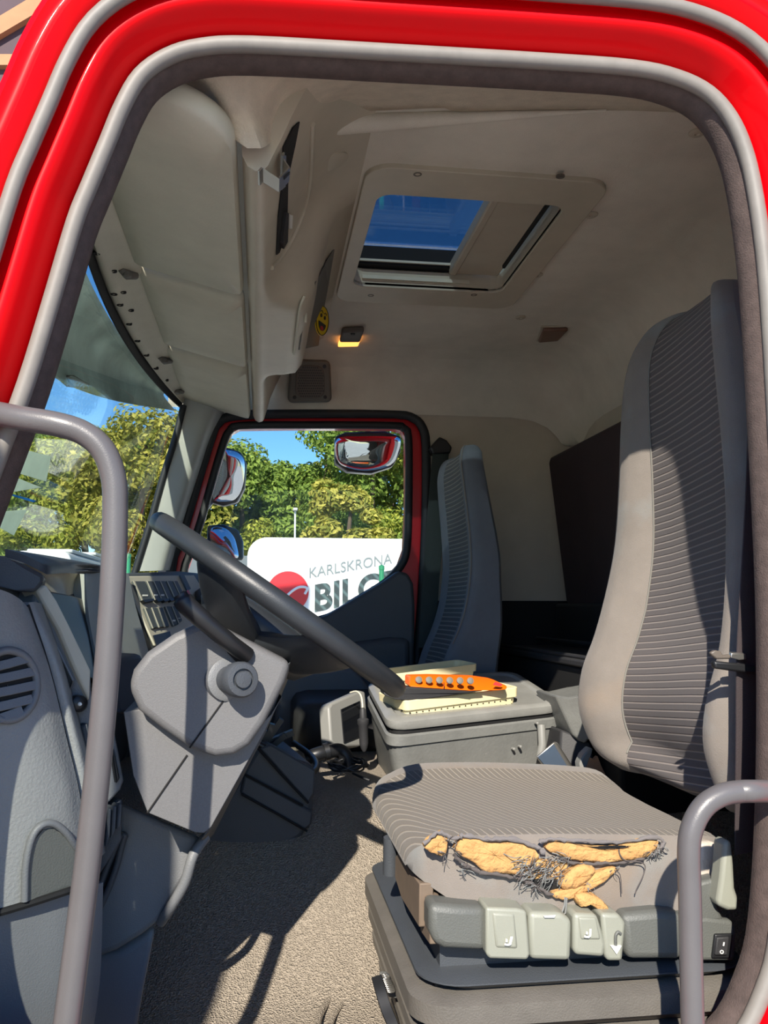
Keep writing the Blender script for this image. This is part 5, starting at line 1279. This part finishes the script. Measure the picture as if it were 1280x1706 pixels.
# ================================================================== OUTSIDE
def mirror(label, pts, gl, y, nrm, arm=None):
    t = thing('side_mirror', label, 'mirror', P(pts[0][0], pts[0][1], y), 'mirrors outside the passenger door')
    q = L(gl, y); c0 = sum(q, V()) / len(q)
    k = V((nrm[0], 0, nrm[2]))
    def lean(p): return p + V((0, (p - c0).dot(k), 0))       # the mirror head is turned on its arm
    mk('housing', slab([lean(p) for p in L(pts, y)], (0, 0.06, 0)), 'black', t, bevel=0.010, seg=3)
    q = cr_pts(q, 4, closed=True)
    rows = [[lean(c0 + (p - c0) * s) + V((0, -0.002 - 0.008 * (1 - s * s) if s < 1 else 0.004, 0)) for p in q] for s in (1.0, 0.985, 0.7, 0.4, 0.02)]
    mk('mirror_glass', loft(rows, closed=True), 'mirror', t, smooth=80)
    if arm: mk('arm', tube(L(arm), 0.012, 10), 'black', t)
    return t
mirror('tall upper side mirror beyond the passenger door glass', [(356, 758), (378, 747), (402, 752), (411, 770), (408, 810), (396, 834), (372, 842), (350, 838), (348, 820)], [(370, 757), (390, 752), (404, 760), (408, 776), (404, 808), (392, 830), (372, 836), (356, 833), (358, 800)], 3.36, (0.75, -1, -0.22), [(352, 835, 3.36), (340, 850, 3.24), (335, 870, 3.2)])
mirror('lower wide angle mirror under the tall side mirror', [(346, 876), (372, 872), (396, 880), (405, 900), (406, 932), (380, 934), (346, 930)], [(352, 881), (372, 878), (388, 890), (395, 910), (396, 930), (372, 922), (354, 912)], 3.36, (0.7, -1, 0.45), [(348, 905, 3.36), (338, 905, 3.2)])
mirror('wide kerb mirror hanging at the top of the passenger window', [(558, 728), (575, 721), (640, 719), (668, 728), (668, 752), (656, 776), (620, 787), (580, 784), (559, 770)], [(561, 732), (600, 728), (645, 728), (666, 732), (664, 754), (652, 774), (616, 783), (582, 779), (562, 766)], 3.30, (0.0, -1, -0.25), [(613, 735, 3.34), (613, 706, 3.28), (613, 700, 3.15)])

# white box van with shop lettering
YV = 7.4
vn = thing('box_van', 'white box van with red and dark lettering outside the passenger door', 'van', P(700, 1200, YV))
tlv = P(413, 895, YV); zt = tlv.z
out = []
x0 = tlv.x
r = 0.16
for k in range(9):
    t = R(90 + 90 * k / 8); out.append(V((x0 + r + r * math.cos(t), YV, zt - r + r * math.sin(t))))
out += [V((x0, YV, ZG + 0.5)), V((x0 + 4.6, YV, ZG + 0.5)), V((x0 + 4.6, YV, zt - 0.0))]
mk('box_side', slab(out, (0, 2.0, 0)), 'vanwhite', vn, smooth=40)
mk('van_wheel', lathe(V((x0 + 0.9, YV + 0.02, ZG + 0.36)), (0, 1, 0), [(0.2, 0.0), (0.36, 0.0), (0.36, 0.22), (0.2, 0.22)], 24), 'black', vn)
mk('van_wheel', lathe(V((x0 + 3.7, YV + 0.02, ZG + 0.36)), (0, 1, 0), [(0.2, 0.0), (0.36, 0.0), (0.36, 0.22), (0.2, 0.22)], 24), 'black', vn)
mk('under_frame', box((x0 + 2.3, YV + 1.0, ZG + 0.42), (4.2, 1.6, 0.2)), 'darkgrey', vn)
YP_ = YV - 0.004
mk('red_disc', lathe(P(480, 986, YP_), (0, -1, 0), [(34 / FPX * YV, -0.002), (34 / FPX * YV, 0.002)], 40), 'logored', vn, smooth=0)
mk('disc_swoosh', tube(cr_pts(L([(470, 1000), (488, 984), (500, 978), (512, 980), (508, 990)], YP_ - 0.004), 5), 0.012, 6), 'vanwhite', vn)
def lettering(txt, px, py, h_px, ang, mat, bold=0.0, space=1.0, sx=1.0):
    cu = bpy.data.curves.new('lettering', 'FONT'); cu.body = txt
    cu.size = h_px / FPX * YV / 0.70; cu.extrude = 0.002; cu.offset = bold; cu.space_character = space
    ob = bpy.data.objects.new('lettering', cu); COL.objects.link(ob)
    p = P(px, py, YP_ - 0.003)
    ob.rotation_euler = (R(90), 0, 0); ob.scale = (sx, 1, 1)
    dg = bpy.context.evaluated_depsgraph_get(); dg.update()
    me = bpy.data.meshes.new_from_object(ob.evaluated_get(dg))
    bpy.data.objects.remove(ob)
    o = bpy.data.objects.new('lettering', me); COL.objects.link(o)
    me.materials.clear(); me.materials.append(M[mat])
    sh = math.tan(R(ang))
    for v in me.vertices:       # italic-free lettering climbing along its line
        x, y, z = v.co
        v.co = (p.x + x * sx, p.y - z, p.z + y + x * sx * sh)
    o.parent = vn; o.matrix_parent_inverse = Matrix.Translation(-wloc(vn))
    return o
lettering('KARLSKRONA', 514, 963, 17, 10.5, 'textgrey', 0.0, 1.0, 0.90)
lettering('BILGE', 522, 1018, 42, 11, 'textdark', 0.010, 1.02, 0.92)

# lamp post, green posts
lpz = P(492, 852, 14)
lp_ = thing('lamp_post', 'thin pale lamp post in front of the trees', 'lamp post', V((lpz.x, 14, ZG)))
mk('post', tube([V((lpz.x, 14, ZG)), V((lpz.x, 14, lpz.z))], 0.016, 10), 'lamppost', lp_)
mk('lamp_head', box((lpz.x + 0.0, 13.98, lpz.z + 0.03), (0.07, 0.15, 0.04)), 'lamppost', lp_, bevel=0.01)
for px, lab in ((213, 'green fence post seen through the windscreen beside the pillar'), (636, 'thin green pole standing before the van lettering')):
    Yg = 9 if px < 300 else 6.6
    a = P(px, 925 if px < 300 else 945, Yg)
    g_ = thing('green_post', lab, 'post', V((a.x, Yg, ZG)), 'green posts in the yard')
    mk('post_tube', tube([V((a.x, Yg, ZG)), a], 0.03 if px < 300 else 0.02, 10), 'green', g_)
    mk('post_cap', lathe(a, (0, 0, 1), [(0.034 if px < 300 else 0.023, -0.02), (0.034 if px < 300 else 0.023, 0.01), (0.001, 0.02)], 10), 'green', g_)

# parked vans ahead, seen end on through the windscreen
def endvan(label, px0, px1, py, Y, dep):
    a, b = P(px0, py, Y), P(px1, py, Y)
    w = b.x - a.x; zb = ZG + 0.35
    t = thing('parked_van', label, 'van', V(((a.x + b.x) / 2, Y + dep / 2, ZG)), 'parked vans beyond the windscreen')
    o = [V((x, Y, z)) for x, z in rrect(a.x, b.x, zb, a.z, 0.16, 5)]
    mk('van_body', slab(o, (0, dep, 0)), 'vanwhite', t, bevel=0.05)
    mk('rear_window', slab([V((a.x + w * u, Y - 0.01, zb + (a.z - zb) * v)) for u, v in ((0.14, 0.56), (0.86, 0.56), (0.82, 0.82), (0.18, 0.82))], (0, 0.02, 0)), 'carglass', t)
    mk('roof_rack', box(((a.x + b.x) / 2, Y + dep / 2, a.z + 0.04), (w * 0.8, dep * 0.7, 0.06)), 'lamppost', t, bevel=0.02)
    for u in (0.05, 0.95):
        mk('tail_lamp', box((a.x + w * u, Y - 0.01, zb + (a.z - zb) * 0.45), (0.12, 0.05, 0.5)), 'carred', t, bevel=0.01)
        mk('wheel', lathe(V((a.x + w * (0.12 if u < .5 else 0.88) - 0.11, Y + 0.8, ZG + 0.36)), (1, 0, 0), [(0.1, 0), (0.36, 0), (0.36, 0.22), (0.1, 0.22)], 20), 'black', t)
endvan('nearer white van with red tail lamps beyond the windscreen', 18, 118, 917, 14.5, 3.9)
endvan('white van farther back beside the green post', 92, 158, 922, 19, 3.9)

# dark boarded canopy with pale beams ahead of the truck
bw = thing('boarded_canopy', 'dark brown boarded canopy with pale beams beyond the pillar', 'canopy', V((-2.4, 3.4, ZG)))
bpl = 3.4
mk('board_face', slab(L([(-520, -200), (150, -200), (130, 40), (60, 215), (-520, 215)], bpl), (0, 0.06, 0)), 'brownwall', bw)
mk('beam', slab(L([(-60, 62), (70, -16), (110, -16), (110, -8), (-60, 92)], bpl - 0.03), (0, 0.03, 0)), 'timber', bw)
mk('beam', slab(L([(-80, 90), (60, 90), (60, 108), (-80, 108)], bpl - 0.03), (0, 0.03, 0)), 'timber', bw)
for px in (-500, -330):
    a = P(px, 100, bpl + 0.09)
    mk('post', box((a.x, bpl + 0.12, (a.z + ZG) / 2), (0.12, 0.12, a.z - ZG)), 'timber', bw)

# low grey building behind the mirrors
fb = thing('far_building', 'low grey building with dark windows far beyond the mirrors', 'building', V((-2.0, 21, ZG)))
a = P(300, 925, 21)
mk('building_wall', slab([V((a.x, 21, ZG)), V((a.x + 2.6, 21, ZG)), V((a.x + 2.6, 21, a.z)), V((a.x, 21, a.z))], (0, 2, 0)), 'farwall', fb)
for k in range(3):
    mk('window', slab([V((a.x + 0.25 + k * 0.8, 20.97, ZG + 0.9)), V((a.x + 0.8 + k * 0.8, 20.97, ZG + 0.9)), V((a.x + 0.8 + k * 0.8, 20.97, ZG + 2.4)), V((a.x + 0.25 + k * 0.8, 20.97, ZG + 2.4))], (0, 0.05, 0)), 'carglass', fb)

# trees
def tree(label, x, Y, top, rx, mat, n=9000, leaf=0.11, seed=1, name='broadleaf_tree'):
    rnd = random.Random(seed)
    t = thing(name, label, 'tree', V((x, Y, ZG)), 'trees along the edge of the yard')
    H = top - ZG
    mk('trunk', tube(cr_pts([V((x, Y, ZG)), V((x + 0.1, Y, ZG + H * 0.3)), V((x - 0.08, Y + 0.1, ZG + H * 0.6)), V((x, Y, ZG + H * 0.85))], 4), [0.16 - 0.009 * k for k in range(13)], 8), 'bark', t, smooth=60)
    cl = []
    for k in range(60):
        h = rnd.uniform(0.10, 0.95)
        rad = rx * (1.0 - abs(h - 0.42) ** 1.5 * 1.55)
        a = rnd.uniform(0, 2 * math.pi); d = math.sqrt(rnd.random()) * rad
        cl.append((V((x + d * math.cos(a), Y + d * math.sin(a), ZG + H * h)), rnd.uniform(0.16, 0.30) * rx))
    cl.append((V((x, Y, top - 0.3 * rx)), 0.3 * rx))
    v, f = [], []
    for k in range(n):
        c, r = cl[k % len(cl)]
        d = V((rnd.gauss(0, 1), rnd.gauss(0, 1), rnd.gauss(0, 1))).normalized()
        p = c + V((d.x, d.y, d.z * 0.8)) * r * (rnd.random() ** 0.25)
        nn = (d + V((rnd.uniform(-.8, .8), rnd.uniform(-.8, .8), rnd.uniform(-.2, 1.0)))).normalized()
        s = nn.orthogonal().normalized(); u = nn.cross(s)
        a = rnd.uniform(0, 6.28); s, u = s * math.cos(a) + u * math.sin(a), u * math.cos(a) - s * math.sin(a)
        L_ = leaf * rnd.uniform(0.7, 1.4)
        i = len(v)
        v += [p - s * L_, p + u * L_ * 0.5 + nn * L_ * 0.1, p + s * L_, p - u * L_ * 0.5 + nn * L_ * 0.1]
        f.append((i, i + 1, i + 2, i + 3))
    tag(mk('crown', (v, f), mat, t, smooth=0, flip=False), kind='stuff')
T = [(-30, 700, 17, 2.0, 'leaf2', 'green tree at the outer edge of the windscreen view'), (60, 688, 18, 1.9, 'leaf2', 'leafy green tree behind the papers on the windscreen'),
     (150, 705, 16, 1.7, 'leaf1', 'yellow green tree behind the grab handle'), (245, 676, 15, 1.9, 'leaf3', 'tall yellowish tree seen beside the far windscreen pillar'),
     (330, 700, 17, 1.7, 'leaf1', 'bright green tree behind the side mirrors'), (410, 722, 17, 1.6, 'leaf2', 'green tree above the rounded corner of the van'),
     (470, 760, 18, 1.5, 'leaf2', 'lower tree crown behind the lamp post'), (545, 690, 18, 1.8, 'leaf2', 'tall dark green tree behind the van lettering'),
     (625, 655, 17, 2.1, 'leaf2', 'tallest oak like tree behind the kerb mirror'), (720, 670, 18, 2.1, 'leaf1', 'light green tree at the rear edge of the door window'), (585, 800, 14.8, 1.1, 'leaf3', 'small olive tree in front of the tall oak')]
T += [(20, 715, 19.5, 2.2, 'leaf1', 'pale green tree filling the gap behind the windscreen papers'), (200, 712, 18.5, 2.0, 'leaf2', 'darker tree crown behind the yellowish tree by the pillar'), (380, 742, 19, 1.9, 'leaf1', 'light tree crown above the upper side mirror'), (520, 770, 19.5, 2.0, 'leaf1', 'pale tree crown low behind the lamp post'), (660, 720, 19.5, 2.2, 'leaf2', 'wide green crown behind the right part of the door window')]
for i, (px, py, Y, rx, m_, lab) in enumerate(T):
    Y *= 1.75; rx *= 1.6
    a = P(px, py, Y)
    tree(lab, a.x, Y, a.z, rx, m_, n=17000, leaf=0.095, seed=20 + i)
